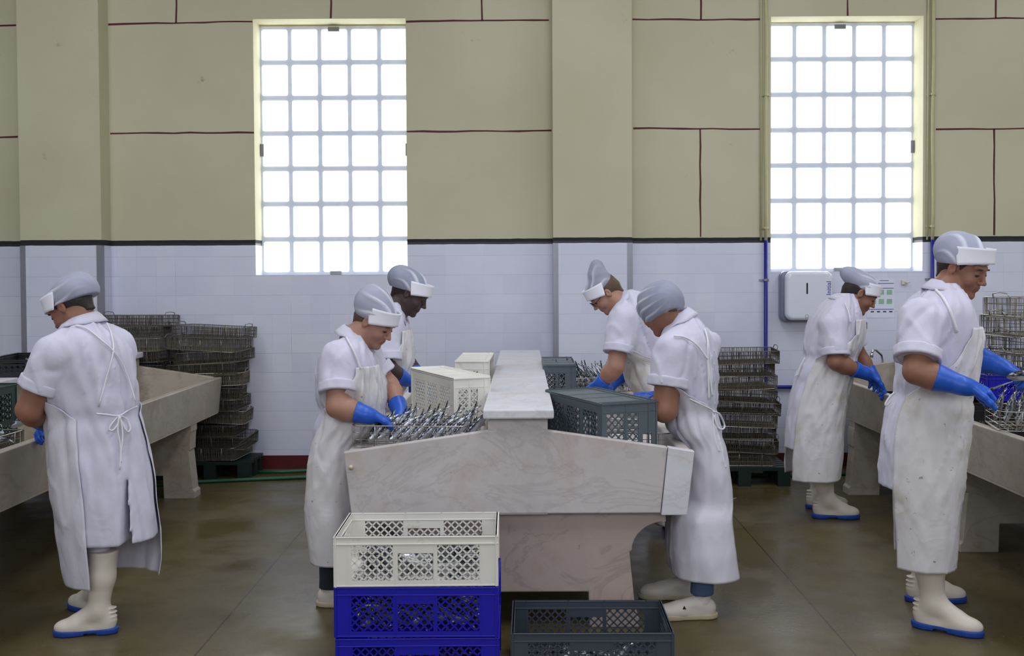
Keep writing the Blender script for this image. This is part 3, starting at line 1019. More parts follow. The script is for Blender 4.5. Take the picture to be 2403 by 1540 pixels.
class Field:
    def __init__(s, lo, hi, h):
        s.lo, s.h = np.array(lo, float), h
        s.n = np.maximum(4, np.ceil((np.array(hi, float) - s.lo) / h).astype(int) + 1)
        s.a = np.full(s.n, 1.0, F32)
        s.ax = [(s.lo[i] + h * np.arange(s.n[i])).astype(F32) for i in range(3)]
    def reg(s, lo, hi):
        i0 = np.clip(np.floor((np.array(lo) - s.lo) / s.h).astype(int), 0, s.n)
        i1 = np.clip(np.ceil((np.array(hi) - s.lo) / s.h).astype(int) + 1, 0, s.n)
        if (i1 <= i0).any():
            return None
        sl = tuple(slice(a, b) for a, b in zip(i0, i1))
        return sl, s.ax[0][sl[0]][:, None, None], s.ax[1][sl[1]][None, :, None], s.ax[2][sl[2]][None, None, :]
    def put(s, fn, lo, hi, k=0.0, mode='u', pad=None):
        pad = (k + 2.5 * s.h) if pad is None else pad
        r = s.reg(np.array(lo) - pad, np.array(hi) + pad)
        if r is None: return s
        sl, X, Y, Z = r
        d = fn(X, Y, Z)
        a = s.a[sl]
        if mode == 's':
            d = -d
            hh = np.maximum(k - np.abs(a - d), 0) / k if k > 0 else 0
            s.a[sl] = np.maximum(a, d) + (hh * hh * k * 0.25 if k > 0 else 0)
        elif mode == 'i':
            s.a[sl] = np.maximum(a, d)
        else:
            hh = np.maximum(k - np.abs(a - d), 0) / k if k > 0 else 0
            s.a[sl] = np.minimum(a, d) - (hh * hh * k * 0.25 if k > 0 else 0)
        return s
    def cone(s, a, b, ra, rb, k=0.01, mode='u', flat=None):
        a, b = np.array(a, float), np.array(b, float)
        ba = b - a
        l2 = max(float(ba @ ba), 1e-9)
        def fn(X, Y, Z):
            px, py, pz = X - a[0], Y - a[1], Z - a[2]
            t = np.clip((px * ba[0] + py * ba[1] + pz * ba[2]) / l2, 0, 1)
            return np.sqrt((px - t * ba[0]) ** 2 + (py - t * ba[1]) ** 2 + (pz - t * ba[2]) ** 2) - (ra + (rb - ra) * t)
        R = max(ra, rb)
        return s.put(fn, np.minimum(a, b) - R, np.maximum(a, b) + R, k, mode)
    def ell(s, c, r, Rm=None, k=0.01, mode='u', disp=None):
        c, r = np.array(c, float), np.array(r, float)
        Rm = np.eye(3) if Rm is None else np.array(Rm)    # columns = local axes
        def fn(X, Y, Z):
            dx, dy, dz = X - c[0], Y - c[1], Z - c[2]
            u = dx * Rm[0, 0] + dy * Rm[1, 0] + dz * Rm[2, 0]
            v = dx * Rm[0, 1] + dy * Rm[1, 1] + dz * Rm[2, 1]
            w = dx * Rm[0, 2] + dy * Rm[1, 2] + dz * Rm[2, 2]
            k0 = np.sqrt((u / r[0]) ** 2 + (v / r[1]) ** 2 + (w / r[2]) ** 2)
            k1 = np.sqrt((u / r[0] ** 2) ** 2 + (v / r[1] ** 2) ** 2 + (w / r[2] ** 2) ** 2) + 1e-6
            d = k0 * (k0 - 1) / k1
            if disp is not None:
                d = d - disp(u, v, w)
            return d
        R = float(max(r))
        return s.put(fn, c - R, c + R, k, mode)
    def plane(s, p, nrm, lo=None, hi=None):
        """keep the side where (x-p).n < 0"""
        p, nrm = np.array(p, float), np.array(nrm, float)
        nrm = nrm / np.linalg.norm(nrm)
        hi_ = s.lo + s.h * (s.n - 1)
        return s.put(lambda X, Y, Z: (X - p[0]) * nrm[0] + (Y - p[1]) * nrm[1] + (Z - p[2]) * nrm[2], s.lo if lo is None else lo, hi_ if hi is None else hi, 0, 'i', 0)
    def net(s):
        a = s.a
        a[0], a[-1], a[:, 0], a[:, -1], a[:, :, 0], a[:, :, -1] = 1, 1, 1, 1, 1, 1
        ins = a < 0
        cnt = np.zeros(np.array(a.shape) - 1, np.uint8)
        for i in (0, 1):
            for j in (0, 1):
                for k in (0, 1):
                    cnt += ins[i:a.shape[0] - 1 + i, j:a.shape[1] - 1 + j, k:a.shape[2] - 1 + k]
        act = np.argwhere((cnt > 0) & (cnt < 8))
        if len(act) == 0:
            return np.zeros((0, 3)), np.zeros((0, 4), int)
        idx = np.full(cnt.shape, -1, np.int32)
        idx[tuple(act.T)] = np.arange(len(act))
        acc = np.zeros((len(act), 3)); num = np.zeros(len(act))
        cor = {(i, j, k): a[act[:, 0] + i, act[:, 1] + j, act[:, 2] + k].astype(float) for i in (0, 1) for j in (0, 1) for k in (0, 1)}
        for ax in range(3):
            for p in (0, 1):
                for q in (0, 1):
                    c0 = [0, 0, 0]; o = [x for x in range(3) if x != ax]
                    c0[o[0]], c0[o[1]] = p, q
                    c1 = list(c0); c1[ax] = 1
                    v0, v1 = cor[tuple(c0)], cor[tuple(c1)]
                    m = (v0 < 0) != (v1 < 0)
                    t = np.where(m, v0 / np.where(m, v0 - v1, 1), 0)
                    pt = np.tile(np.array(c0, float), (len(act), 1)); pt[:, ax] += t
                    acc += pt * m[:, None]; num += m
        V = (act + acc / num[:, None]) * s.h + s.lo
        Fs = []
        for ax in range(3):
            o = [x for x in range(3) if x != ax]
            sl0 = [slice(None)] * 3; sl1 = [slice(None)] * 3
            sl0[ax] = slice(0, -1); sl1[ax] = slice(1, None)
            A, B = ins[tuple(sl0)], ins[tuple(sl1)]
            e = np.argwhere(A != B)
            if len(e) == 0: continue
            up = A[tuple(e.T)]
            g = []
            for p, q in ((-1, -1), (0, -1), (0, 0), (-1, 0)):
                c = e.copy(); c[:, o[0]] += p; c[:, o[1]] += q
                g.append(idx[tuple(c.T)])
            g = np.stack(g, 1)
            flip = up if ax != 1 else ~up
            g[~flip] = g[~flip][:, ::-1]
            Fs.append(g[(g >= 0).all(1)])
        return V, np.concatenate(Fs)
    def sample(s, pts):
        q = (np.asarray(pts) - s.lo) / s.h
        i = np.floor(q).astype(int)
        ok = ((i >= 0) & (i < s.n - 1)).all(-1)
        i = np.clip(i, 0, s.n - 2)
        f = np.clip(q - i, 0, 1)
        r = 0
        for a in (0, 1):
            for b in (0, 1):
                for c in (0, 1):
                    r = r + s.a[i[..., 0] + a, i[..., 1] + b, i[..., 2] + c] * (f[..., 0] if a else 1 - f[..., 0]) * (f[..., 1] if b else 1 - f[..., 1]) * (f[..., 2] if c else 1 - f[..., 2])
        return np.where(ok, r, 1.0)
    def mesh(s, name, mat, parent=None, off=None, relax=1, midx=None, attr=None):
        V, Fc = s.net()
        for _ in range(relax):
            acc = np.zeros_like(V); num = np.zeros(len(V))
            for i in range(4):
                a, b = Fc[:, i], Fc[:, (i + 1) % 4]
                for c in range(3):
                    acc[:, c] += np.bincount(a, V[b, c], len(V))
                num += np.bincount(a, minlength=len(V))
            V = V * 0.5 + 0.5 * acc / np.maximum(num, 1)[:, None]
        mi = None
        if midx is not None:
            mi = midx(V[Fc].mean(1))
        o = mk(name, V, Fc, mat, parent, True, off, mi)
        if attr is not None:
            at = o.data.attributes.new('pleat', 'FLOAT', 'POINT')
            if len(at.data) == len(V): at.data.foreach_set('value', attr(V).astype(np.float32))
        return o

# ------------------------------------------------------------------ people
def frame(yaw, pitch, roll=0.0):
    cy, sy, cp, sp = math.cos(yaw), math.sin(yaw), math.cos(pitch), math.sin(pitch)
    f = np.array((cy * cp, sy * cp, -sp))
    r = np.cross(f, (0, 0, 1)); r /= np.linalg.norm(r)
    u = np.cross(r, f)
    r2 = r * math.cos(roll) + u * math.sin(roll)
    u2 = np.cross(r2, f)
    return np.stack([r2, f, u2], 1)      # columns: right, forward, up

class Loft:
    """coat outline: rows (z, x left, x right) around depth yc, half depth b"""
    def __init__(s, rows, Y0, n=2.3, seed=0, waist=0.95, facing=0):
        z, cx, a, cy, b = [], [], [], [], []
        for (py, l, r_, hb, dy) in rows:
            A, B = P(l, py, Y0 + dy), P(r_, py, Y0 + dy)
            z.append((A.z + B.z) / 2); cx.append((A.x + B.x) / 2); a.append((B.x - A.x) / 2); cy.append(Y0 + dy); b.append(hb)
        o = np.argsort(z)
        zz = np.array(z)[o]
        s.z = np.linspace(zz[0], zz[-1], 160)
        def sm(v):
            w = np.interp(s.z, zz, np.array(v)[o])
            k = np.ones(7) / 7
            wp = np.concatenate([np.full(3, w[0]), w, np.full(3, w[-1])])
            return np.convolve(wp, k, 'valid')
        s.cx, s.a, s.cy, s.b = sm(cx), sm(a), sm(cy), sm(b)
        s.n, s.seed, s.waist = n, seed, waist
        s.facing = facing
    def fold(s, th, z):
        c, sn = np.cos(th), np.sin(th)
        sd = s.seed * 7.3
        low = np.clip((s.waist - z) / 0.6, 0, 1)
        f = (0.003 + 0.005 * low) * (np.sin(4 * th + sd + 1.3 * vnoise(c * 1.5 + sd, sn * 1.5, z * 2.0)) * 0.6 * 1.2 + (.5 - .3 * low) * np.sin(9 * th + 2 * sd + 2 * vnoise(c + 9, sn, z * 1.5 + sd)) * 0.35)
        f = f + 0.010 * (1 - 0.75 * low) * vnoise(c * 3 + sd + z * 3, sn * 3 + z * 2, z * 6 + c * 3)
        f = f + 0.005 * (1 - .6 * low) * vnoise(c * 6 + sd, sn * 6 + z * 5, z * 16 - c * 4)
        def crease(fx, fz, o, w):
            q = np.clip(1 - np.abs(vnoise(c * fx + o + sd, sn * fx + o, z * fz + (c + sn) * w)) * 3.2, 0, 1)
            return q * q
        f = f - 0.013 * crease(1.7, 3.0, 3.1, 2.2) * (1 - .8 * low) + 0.009 * crease(2.6, 5.0, 7.7, -3.0) * (1 - .75 * low) + .005 * low * crease(1.6, 1.6, 1.3, 1.2)
        nip = np.exp(-((z - s.waist) / 0.035) ** 2)
        return f - 0.010 * nip
    def at(s, z):
        return [np.interp(z, s.z, q) for q in (s.cx, s.cy, s.a, s.b)]
    def rad(s, th, z):
        cx, cy, a, b = s.at(z)
        return 1 / ((np.abs(np.cos(th)) / a) ** s.n + (np.abs(np.sin(th)) / b) ** s.n) ** (1 / s.n)
    def pt(s, th, z, off=0.0):
        cx, cy, a, b = s.at(z)
        r = s.rad(th, z) + s.fold(th, z) + off
        return np.stack([cx + r * np.cos(th), cy + r * np.sin(th), z + 0 * th], -1)
    def fn(s, zt, zb, grow=0.0):
        def f(X, Y, Z):
            cx, cy, a, b = [q.astype(F32)[None, None, :] for q in s.at(Z[0, 0, :])]
            dx, dy = X - cx, Y - cy
            rr = np.sqrt(dx * dx + dy * dy) + 1e-5
            th = np.arctan2(dy, dx)
            r0 = 1 / ((np.abs(dx) / rr / a) ** s.n + (np.abs(dy) / rr / b) ** s.n) ** (1 / s.n)
            d = (rr - r0 - s.fold(th, Z) - grow) * 0.85
            return np.maximum(np.maximum(d, Z - zt), zb - Z)
        m = max(s.a.max(), s.b.max()) + 0.06
        return f, (s.cx.min() - m, s.cy.min() - m, zb - .02), (s.cx.max() + m, s.cy.max() + m, zt + .02)
    def surf_px(s, px, py, off=0.006, guess=None):
        """point of the camera-side surface behind a photo pixel"""
        y = float(s.cy.mean())
        p = P(px, py, y)
        for _ in range(6):
            cx, cy, a, b = s.at(p.z)
            t = min(0.985, abs((p.x - cx) / a))
            yy = cy - b * (1 - t ** s.n) ** (1 / s.n) - off
            p = P(px, py, float(yy))
        return p

def head(fl, H, R3, sc, neck_to, nose=1.0, jaw=1.0):
    """adds a head with a face to the body field; H centre between the ears"""
    def W(x, y, z): return H + R3 @ (np.array((x, y, z)) * sc)
    def r(*v): return np.array(v) * sc
    fl.ell(W(0, -.018, .038), r(.072, .092, .079), R3, .01)
    fl.ell(W(0, .03, -.012), r(.060, .062, .082), R3, .02)
    fl.cone(W(-.05, .0, -.045), W(-.014, .070, -.088), .020 * sc, .016 * sc, .025)
    fl.cone(W(.05, .0, -.045), W(.014, .070, -.088), .020 * sc, .016 * sc, .025)
    fl.ell(W(0, .076, -.092), r(.019, .016, .015), R3, .012)
    for s_ in (-1, 1):
        fl.ell(W(s_ * .036, .058, -.024), r(.026, .030, .028), R3, .016)
        fl.cone(W(s_ * .042, .070, .036), W(s_ * .012, .086, .034), .010 * sc, .010 * sc, .012)
        fl.ell(W(s_ * .031, .099, .014), r(.018, .015, .012), R3, .012, 's')
        fl.ell(W(s_ * .031, .076, .012), r(.0145, .0135, .0125), R3, .004)
    # nose
    fl.cone(W(0, .086, .026), W(0, .108 * 1.0, -.018), .0075 * sc, .0100 * sc * nose, .008)
    fl.ell(W(0, .112, -.021), r(.010, .010, .0085), R3, .006)
    for s_ in (-1, 1):
        fl.ell(W(s_ * .0115, .100, -.0245), r(.0075, .011, .007), R3, .005)
    # mouth
    fl.ell(W(0, .084, -.052), r(.024, .012, .017), R3, .014)
    fl.ell(W(0, .0905, -.0480), r(.021, .0075, .0050), R3, .006)
    fl.ell(W(0, .0890, -.0575), r(.018, .0075, .0055), R3, .006)
    fl.cone(W(-.023, .093, -.0525), W(.0, .0985, -.0528), .0018, .0022, .003, 's')
    fl.cone(W(.023, .093, -.0525), W(.0, .0985, -.0528), .0018, .0022, .003, 's')
    # ears
    for s_ in (-1, 1):
        fl.ell(W(s_ * .075, -.010, .002), r(.009, .018, .031), R3, .006)
        fl.ell(W(s_ * .083, -.006, .004), r(.006, .009, .018), R3, .004, 's')
        fl.ell(W(s_ * .076, .006, -.006), r(.005, .005, .008), R3, .004)
    # neck
    fl.cone(W(0, -.030, -.045), np.array(neck_to), .053 * sc, .060, .03)
    fl.cone(W(0, .0, -.055), np.array(neck_to) + (W(0, .02, 0) - H) * .6, .040 * sc, .052, .03)
    return W

def hand(fl, w, d, n, size=1.0, curl=0.6, spread=0.25, thumb=0.5, side=1, grow=0.0):
    """five-fingered hand: w wrist, d along the hand, n palm normal"""
    d = np.array(d, float); d /= np.linalg.norm(d)
    n = np.array(n, float); n = n - d * (n @ d); n /= np.linalg.norm(n)
    t = np.cross(n, d) * side
    w = np.array(w, float)
    R3 = np.stack([d, n, t], 1)
    S = size
    g = grow
    fl.ell(w + d * .045 * S, (.052 * S, .017 * S + g, .040 * S + g), R3, .012)
    fl.cone(w - d * .02, w + d * .02 * S, .030 * S + g, .026 * S + g, .02)
    L = (.070, .080, .074, .058)
    for i in range(4):
        lat = (.030 - .0195 * i) * S
        base = w + d * (.080 - .004 * abs(i - 1.2)) * S + t * lat
        a0 = (1.3 - i) * spread * 0.35
        dirv = d * math.cos(a0) + t * math.sin(a0)
        p, ang = base, 0.0
        cc = curl * (1 + 0.14 * i + 0.08 * math.sin(i * 2.1))
        rr = (.0100, .0090, .0082, .0072) if i < 3 else (.0088, .0080, .0074, .0066)
        for j, fr in enumerate((.45, .31, .24)):
            ang += cc * (0.55, 1.0, 0.7)[j]
            q = p + (dirv * math.cos(ang) + n * math.sin(ang)) * L[i] * fr * S
            fl.cone(p, q, rr[j] * S + g, rr[j + 1] * S + g, .004)
            p = q
    p = w + d * .022 * S + t * .026 * S
    for j, (l, a) in enumerate(((.038, .75), (.030, .75 - thumb * .5), (.026, .75 - thumb))):
        dv = d * math.cos(a) + t * math.sin(a) + n * (0.35 + 0.35 * thumb * j)
        dv /= np.linalg.norm(dv)
        q = p + dv * l * S
        fl.cone(p, q, (.0145, .0115, .0105)[j] * S + g, (.0115, .0105, .0085)[j] * S + g, .008)
        p = q
    return R3

def sheet(name, grid, mat, parent, off, thick=0.0025, closed=False):
    """grid [rows, cols, 3] -> sheet with thickness"""
    nr, nc = grid.shape[:2]
    i = np.arange(nr * nc).reshape(nr, nc)
    f = np.stack([i[:-1, :-1], i[:-1, 1:], i[1:, 1:], i[1:, :-1]], -1).reshape(-1, 4)
    if closed:
        f = np.concatenate([f, np.stack([i[:-1, -1], i[:-1, 0], i[1:, 0], i[1:, -1]], -1)])
    o = mk(name, grid.reshape(-1, 3), f, mat, parent, True, off)
    m = o.modifiers.new('thickness', 'SOLIDIFY')
    m.thickness = thick
    m.offset = 0
    return o

# rubber boot: one shape, toes along +x
def boot_proto():
    fl = Field((-.08, -.07, -.005), (.26, .07, .36), .0045)
    fl.cone((.0, 0, .37), (.015, 0, .24), .066, .062, .01)
    fl.cone((.015, 0, .24), (.03, 0, .11), .062, .046, .02)
    fl.ell((.0, 0, .055), (.052, .038, .058), None, .02)
    fl.cone((.03, 0, .10), (.12, 0, .055), .046, .038, .03)
    fl.ell((.155, 0, .035), (.075, .043, .036), None, .03)
    fl.ell((.06, 0, .025), (.09, .034, .035), None, .02)
    # raised ribs at the heel and a seam line
    for z in (.055, .072, .089, .106):
        fl.ell((-.028, 0, z), (.026, .031, .0040), None, .003)
    fl.plane((0, 0, .35), (0, 0, 1))
    fl.plane((0, 0, .018), (0, 0, -1))
    b = fl.mesh('boot', 'boot')
    fl = Field((-.09, -.07, -.005), (.26, .07, .06), .004)
    fl.ell((.155, 0, .02), (.080, .047, .06), None, .0)
    fl.ell((.0, 0, .02), (.060, .040, .06), None, .0)
    fl.ell((.07, 0, .02), (.10, .036, .06), None, .01)
    fl.plane((0, 0, .026), (0, 0, 1))
    fl.plane((0, 0, .002), (0, 0, -1))
    fl.put(lambda X, Y, Z: np.maximum(np.maximum(np.abs(X - .065) - .028, Z - .010) + 0 * Y, -1), (.03, -.06, -.01), (.10, .06, .02), 0, 's')
    s_ = fl.mesh('boot_sole', 'sole_blue', b)
    return b
def shoe_proto():
    fl = Field((-.08, -.07, -.005), (.24, .07, .14), .0042)
    fl.ell((.0, 0, .045), (.050, .036, .045), None, .02)
    fl.cone((.03, 0, .07), (.11, 0, .045), .034, .034, .03)
    fl.ell((.145, 0, .032), (.075, .044, .036), None, .03)
    fl.ell((.06, 0, .022), (.09, .034, .03), None, .02)
    fl.cone((.0, 0, .10), (.015, 0, .14), .026, .030, .008, 's')
    fl.plane((0, 0, .016), (0, 0, -1))
    b = fl.mesh('shoe', 'shoe')
    fl = Field((-.09, -.07, -.005), (.26, .07, .06), .004)
    fl.ell((.148, 0, .02), (.080, .047, .06), None, .0)
    fl.ell((.0, 0, .02), (.058, .040, .06), None, .0)
    fl.ell((.07, 0, .02), (.10, .038, .06), None, .01)
    fl.plane((0, 0, .024), (0, 0, 1))
    fl.plane((0, 0, .001), (0, 0, -1))
    fl.mesh('shoe_sole', 'shoe_sole', b)
    return b
BOOT, SHOE = boot_proto(), shoe_proto()
_used = set()
def footwear(src, root, heel, yaw, s=1.0):
    if src.name in _used:
        o = copy_tree(src)
    else:
        _used.add(src.name)
        o = src
    o.parent = root
    o.location = Vector(heel) - root.location
    o.rotation_euler = (0, 0, yaw)
    o.scale = (s, s, s * (1.12 if src is BOOT else 1))
    return o

def floor_at(px, py):
    d = P(px, py, 1.0) - Vector((0, 0, CAM_H))
    return Vector((0, 0, CAM_H)) + d * (-CAM_H / d.z)

def person(sp):
    Y0 = sp['Y']
    lf = Loft(sp['rows'], Y0, n=sp.get('n', 2.3), seed=sp['seed'], waist=P(1225, sp['waist'], Y0).z)
    base = Vector((float(lf.cx[:20].mean()), Y0, 0))
    root = empty('person', base, sp['label'], 'person')
    off = base
    toV = lambda q: np.array(P(q[0], q[1], Y0 + q[2]))
    R3 = frame(sp['yaw'] * D2R, sp['pitch'] * D2R, sp.get('roll', 0) * D2R)
    sc = sp.get('sc', 0.97)
    es = 1 if R3[1, 0] < 0 else -1
    ew = R3 @ (np.array((es * .078, -.008, .0)) * sc)
    H = np.array(P(sp['head'][0], sp['head'][1], Y0 + sp['head'][2] + float(ew[1]))) - ew
    neck = toV(sp['neck'])
    zt = float(lf.z[-1])
    arms = []
    for a in sp['arms']:
        arms.append({'S': toV(a['S']), 'E': toV(a['E']), 'W': toV(a['W']), **a, 'Sv': toV(a['S'])})
    allp = [H, neck] + [v for a in arms for v in (toV(a['S']), toV(a['E']), toV(a['W']))]
    legs = []
    for l in sp['feet']:
        q = Vector((l['x'], l['y'], 0)) if 'x' in l else floor_at(*l['px'])
        legs.append((q.x + .02 * math.cos(l['yaw'] * D2R), q.y + .02 * math.sin(l['yaw'] * D2R)))
    # ---------------- body: head, neck, inner trunk, arms and legs in one skin
    lo = np.min(allp, 0) - .16; hi = np.max(allp, 0) + .16
    lo = np.minimum(lo, (lf.cx.min() - .02, lf.cy.min() - .12, .05)); lo[2] = .06
    hi = np.maximum(hi, (lf.cx.max() + .02, lf.cy.max() + .12, 1))
    for l in legs:
        lo[:2] = np.minimum(lo[:2], np.array(l[:2]) - .09); hi[:2] = np.maximum(hi[:2], np.array(l[:2]) + .09)
    fl = Field(lo, hi, sp.get('res', .0052))
    W = head(fl, H, R3, sc, neck, sp.get('nose', 1))
    zw = lf.waist
    def ctr(z): return np.array((float(np.interp(z, lf.z, lf.cx)), float(np.interp(z, lf.z, lf.cy)), z))
    def rin(z): return max(.05, float(min(np.interp(z, lf.z, lf.a), np.interp(z, lf.z, lf.b))) - .05)
    zc = neck[2] - .22
    fl.cone(neck, ctr(zc), .055, rin(zc) * .8, .04)
    fl.cone(ctr(zc), ctr(zw - .12), rin(zc) * .8, rin(zw - .12) * .9, .05)
    for a in arms:
        S, E, Wr = toV(a['S']), toV(a['E']), toV(a['W'])
        g = a.get('g', 1.0)
        fl.cone(ctr(S[2] - .03), S, .07, .052, .04)
        fl.cone(S, E, .050 * g, .042 * g, .02)
        m = E + (Wr - E) * .3
        fl.cone(E, m, .042 * g, .043 * g, .015)
        fl.cone(m, Wr, .043 * g, .027, .02)
        fl.cone(Wr, Wr + (Wr - E) / np.linalg.norm(Wr - E) * .01, .024, .02, .01)
    pel = ctr(zw - .14)
    for l in legs:
        kn = np.array((l[0] * .5 + pel[0] * .5, l[1] * .6 + pel[1] * .4, .48))
        fl.cone(pel, kn, .075, .052, .03)
        fl.cone(kn, (l[0], l[1], .12), .050, .036, .02)
    lips = (W(0, .098, -.052), .021 * sc)
    def mi(C):
        L = (C - H) @ R3 / sc
        m = (np.abs(L[:, 0]) < .021) & (L[:, 1] > .088) & (L[:, 2] < -.0435 + .0 * L[:, 0]) & (L[:, 2] > -.064)
        return np.where((C[:, 2] < .62) & (C[:, 2] > (.16 if sp['feet'][0].get('shoe') else 0)), 2, m.astype(int))
    sk = sp.get('skin', 'skin_tan')
    fl.mesh('body', [sk, sk + '_lips', 'coat'], root, off, 1, mi)
    del fl
    # ---------------- coat
    zb = P(1225, sp['coat_hem'], Y0 - .16).z
    f, l0, h0 = lf.fn(zt, zb)
    lo = np.array(l0); hi = np.array(h0)
    for a in arms:
        S, E = toV(a['S']), toV(a['E'])
        lo = np.minimum(lo, np.minimum(S, E) - .13); hi = np.maximum(hi, np.maximum(S, E) + .13)
    lo[2] = zb - .02
    hi[2] = max(hi[2], zt + .05)
    fl = Field(lo, hi, .0085)
    fl.put(f, l0, h0, 0)
    cuffs = []
    sd = sp['seed'] * 3.1
    for a in arms:
        S, E = toV(a['S']), toV(a['E'])
        u = E - S; Lu = np.linalg.norm(u); u = u / Lu
        t = a.get('t', .8)
        C = S + u * Lu * t
        r0, r1 = a.get('r0', .085), a.get('r1', .072)
        cuffs.append((C, u, r1))
        def sl(X, Y, Z, S=S, u=u, L=Lu * t, r0=r0, r1=r1):
            px, py, pz = X - S[0], Y - S[1], Z - S[2]
            q = px * u[0] + py * u[1] + pz * u[2]
            tt = np.clip(q / L, 0, 1)
            d = np.sqrt((px - tt * L * u[0]) ** 2 + (py - tt * L * u[1]) ** 2 + (pz - tt * L * u[2]) ** 2) - (r0 + (r1 - r0) * tt)
            d = d - 0.008 * vnoise(X * 9 + sd, Y * 9, Z * 11 + X * 6) - .004 * vnoise(X * 24, Y * 24 + sd, Z * 18)
            q1 = np.clip(1 - np.abs(vnoise(X * 7 + sd, Y * 5, Z * 9 - X * 9)) * 3.2, 0, 1)
            q2 = np.clip(1 - np.abs(vnoise(X * 10 + sd + 4, Y * 7, Z * 6 + X * 8)) * 3.2, 0, 1)
            d = d + .011 * q1 * q1 - .007 * q2 * q2
            return np.maximum(d, q - L) * .9
        R = r0 + .02
        fl.put(sl, np.minimum(S, C) - R, np.maximum(S, C) + R, a.get('k', .05))
    # neck hole
    fl.cone(neck + (H - neck) * -.1, neck + (H - neck) * .9, .052, .056, .006, 's')
    if sp.get('vneck'):
        ca = sp['apron']['c'] * D2R
        fc = np.array((math.cos(ca), math.sin(ca), 0))
        fl.cone(neck + fc * .02, neck + fc * .10 + np.array((0, 0, -.04)), .050, .040, .01, 's')
        fl.cone(neck + fc * .10 + np.array((0, 0, -.03)), neck + fc * .17 + np.array((0, 0, -.12)), .034, .010, .01, 's')
    if sp.get('slit'):
        q = lf.surf_px(sp['slit'][0], sp['slit'][1], 0)
        fl.put(lambda X, Y, Z: np.maximum(np.maximum(np.abs(X - q.x - (q.z - Z) * .03) - .004 - .045 * np.maximum(q.z - Z, 0) + 0 * Y, Y - q.y - .12), Z - q.z), (q.x - .1, q.y - .15, zb - .05), (q.x + .1, q.y + .14, q.z + .02), 0, 's')
    fl.mesh('coat', 'coat', root, off, 1)
    cf_ = fl
    # rolled cuffs
    for (C, u, r1) in cuffs:
        fl = Field(C - r1 - .06, C + r1 + .06, .0048)
        def cf(X, Y, Z):
            px, py, pz = X - C[0], Y - C[1], Z - C[2]
            q = px * u[0] + py * u[1] + pz * u[2]
            rad = np.sqrt(np.maximum(px * px + py * py + pz * pz - q * q, 0))
            w = .003 * vnoise(X * 30, Y * 30, Z * 30)
            return np.sqrt(np.maximum(np.abs(q + .018) - .018, 0) ** 2 + (np.maximum(np.abs(rad - r1 - .001 + .004) - .004, 0)) ** 2) - .0055 - w
        fl.put(cf, C - .2, C + .2, 0)
        fl.mesh('rolled_cuff', 'coat', root, off, 1)
    # collar: stands up round the neck and folds down outside
    nd = H - neck; nd = nd / np.linalg.norm(nd)
    ax = nd * .5 + np.array((0, 0, .5)); ax /= np.linalg.norm(ax)
    fw = R3[:, 1] * .5 + np.array((math.cos(sp['apron']['c'] * D2R), math.sin(sp['apron']['c'] * D2R), 0))
    fw = fw - ax * (fw @ ax); fw /= np.linalg.norm(fw)
    sdv = np.cross(ax, fw)
    ph = np.linspace(-158, 158, 56) * D2R
    prof = [(.060, -.03), (.059, .0), (.060, .022), (.064, .034), (.069, .034), (.078, .020), (.088, .0), (.096, -.016)]
    G_ = []
    for (rr_, q_) in prof:
        fr_ = -np.cos(ph)      # -1 at the back, +1 at the open front
        k_ = np.clip((fr_ + .2) / 1.2, 0, 1)
        lowr = q_ - k_ * (.034 if rr_ < .07 else .055)
        P_ = neck + .006 * ax + np.outer(rr_ * (1 + .0 * k_) * -np.cos(ph) * -1 * -1, fw) + np.outer(rr_ * np.sin(ph), sdv) + np.outer(lowr, ax)
        G_.append(P_)
    G_ = np.array(G_)
    radd = G_ - (neck + np.einsum('ijk,k->ij', G_ - neck, ax)[..., None] * ax)
    radd /= np.linalg.norm(radd, axis=-1)[..., None]
    psh = np.zeros(G_.shape[:2])
    for _ in range(10):
        psh[5:] = np.minimum(psh[5:] + np.clip(.005 - cf_.sample((G_ + radd * psh[..., None] * .4 + ax * psh[..., None] * .6)[5:]), 0, .006), .05)
    for _ in range(4):
        psh[:, 1:-1] = (psh[:, :-2] + 2 * psh[:, 1:-1] + psh[:, 2:]) / 4
    sheet('collar', G_ + radd * psh[..., None] * .4 + ax * psh[..., None] * .6, 'coat', root, off, .0035)
    # ---------------- apron
    ap = sp['apron']
    zs = np.array([P(1225, k[0], Y0 - (.19 if k[0] > 1100 else 0)).z for k in ap['w']]); ws = np.array([k[1] for k in ap['w']]) * D2R
    cs = np.array([(k[2] if len(k) > 2 else ap['c']) for k in ap['w']]) * D2R
    o_ = np.argsort(zs)
    ztop, zhem = zs.max(), zs.min()
    nr, nc = 110, 84
    zz = np.linspace(ztop, zhem, nr)
    ww = np.interp(zz, zs[o_], ws[o_])
    cc = np.interp(zz, zs[o_], cs[o_])[:, None]
    u = np.linspace(-1, 1, nc)
    Z2, U2 = np.meshgrid(zz, u, indexing='ij')
    TH = cc + U2 * ww[:, None]
    low = np.clip((lf.waist - Z2) / .7, 0, 1)
    grid = lf.pt(TH, Z2, .009 + .004 * low)
    rad_ = np.stack([np.cos(TH), np.sin(TH), 0 * TH], -1)
    push = np.zeros(TH.shape)
    zb3 = np.sort(zs)[::-1][2]
    lim_ = np.where(Z2 > zb3 - .03, .075, .024)
    for _ in range(8):
        push = np.minimum(push + np.clip(.007 - cf_.sample(grid + rad_ * push[..., None]), 0, .01), lim_)
    for _ in range(22):
        pp = np.pad(push, 1, 'edge')
        push = np.maximum(push * .4 + .6 * (pp[:-2, 1:-1] + pp[2:, 1:-1] + pp[1:-1, :-2] + pp[1:-1, 2:]) / 4, push * .93)
    grid = grid + rad_ * push[..., None]
    sheet('apron', grid, sp.get('apron_mat', 'apron'), root, off, .003)
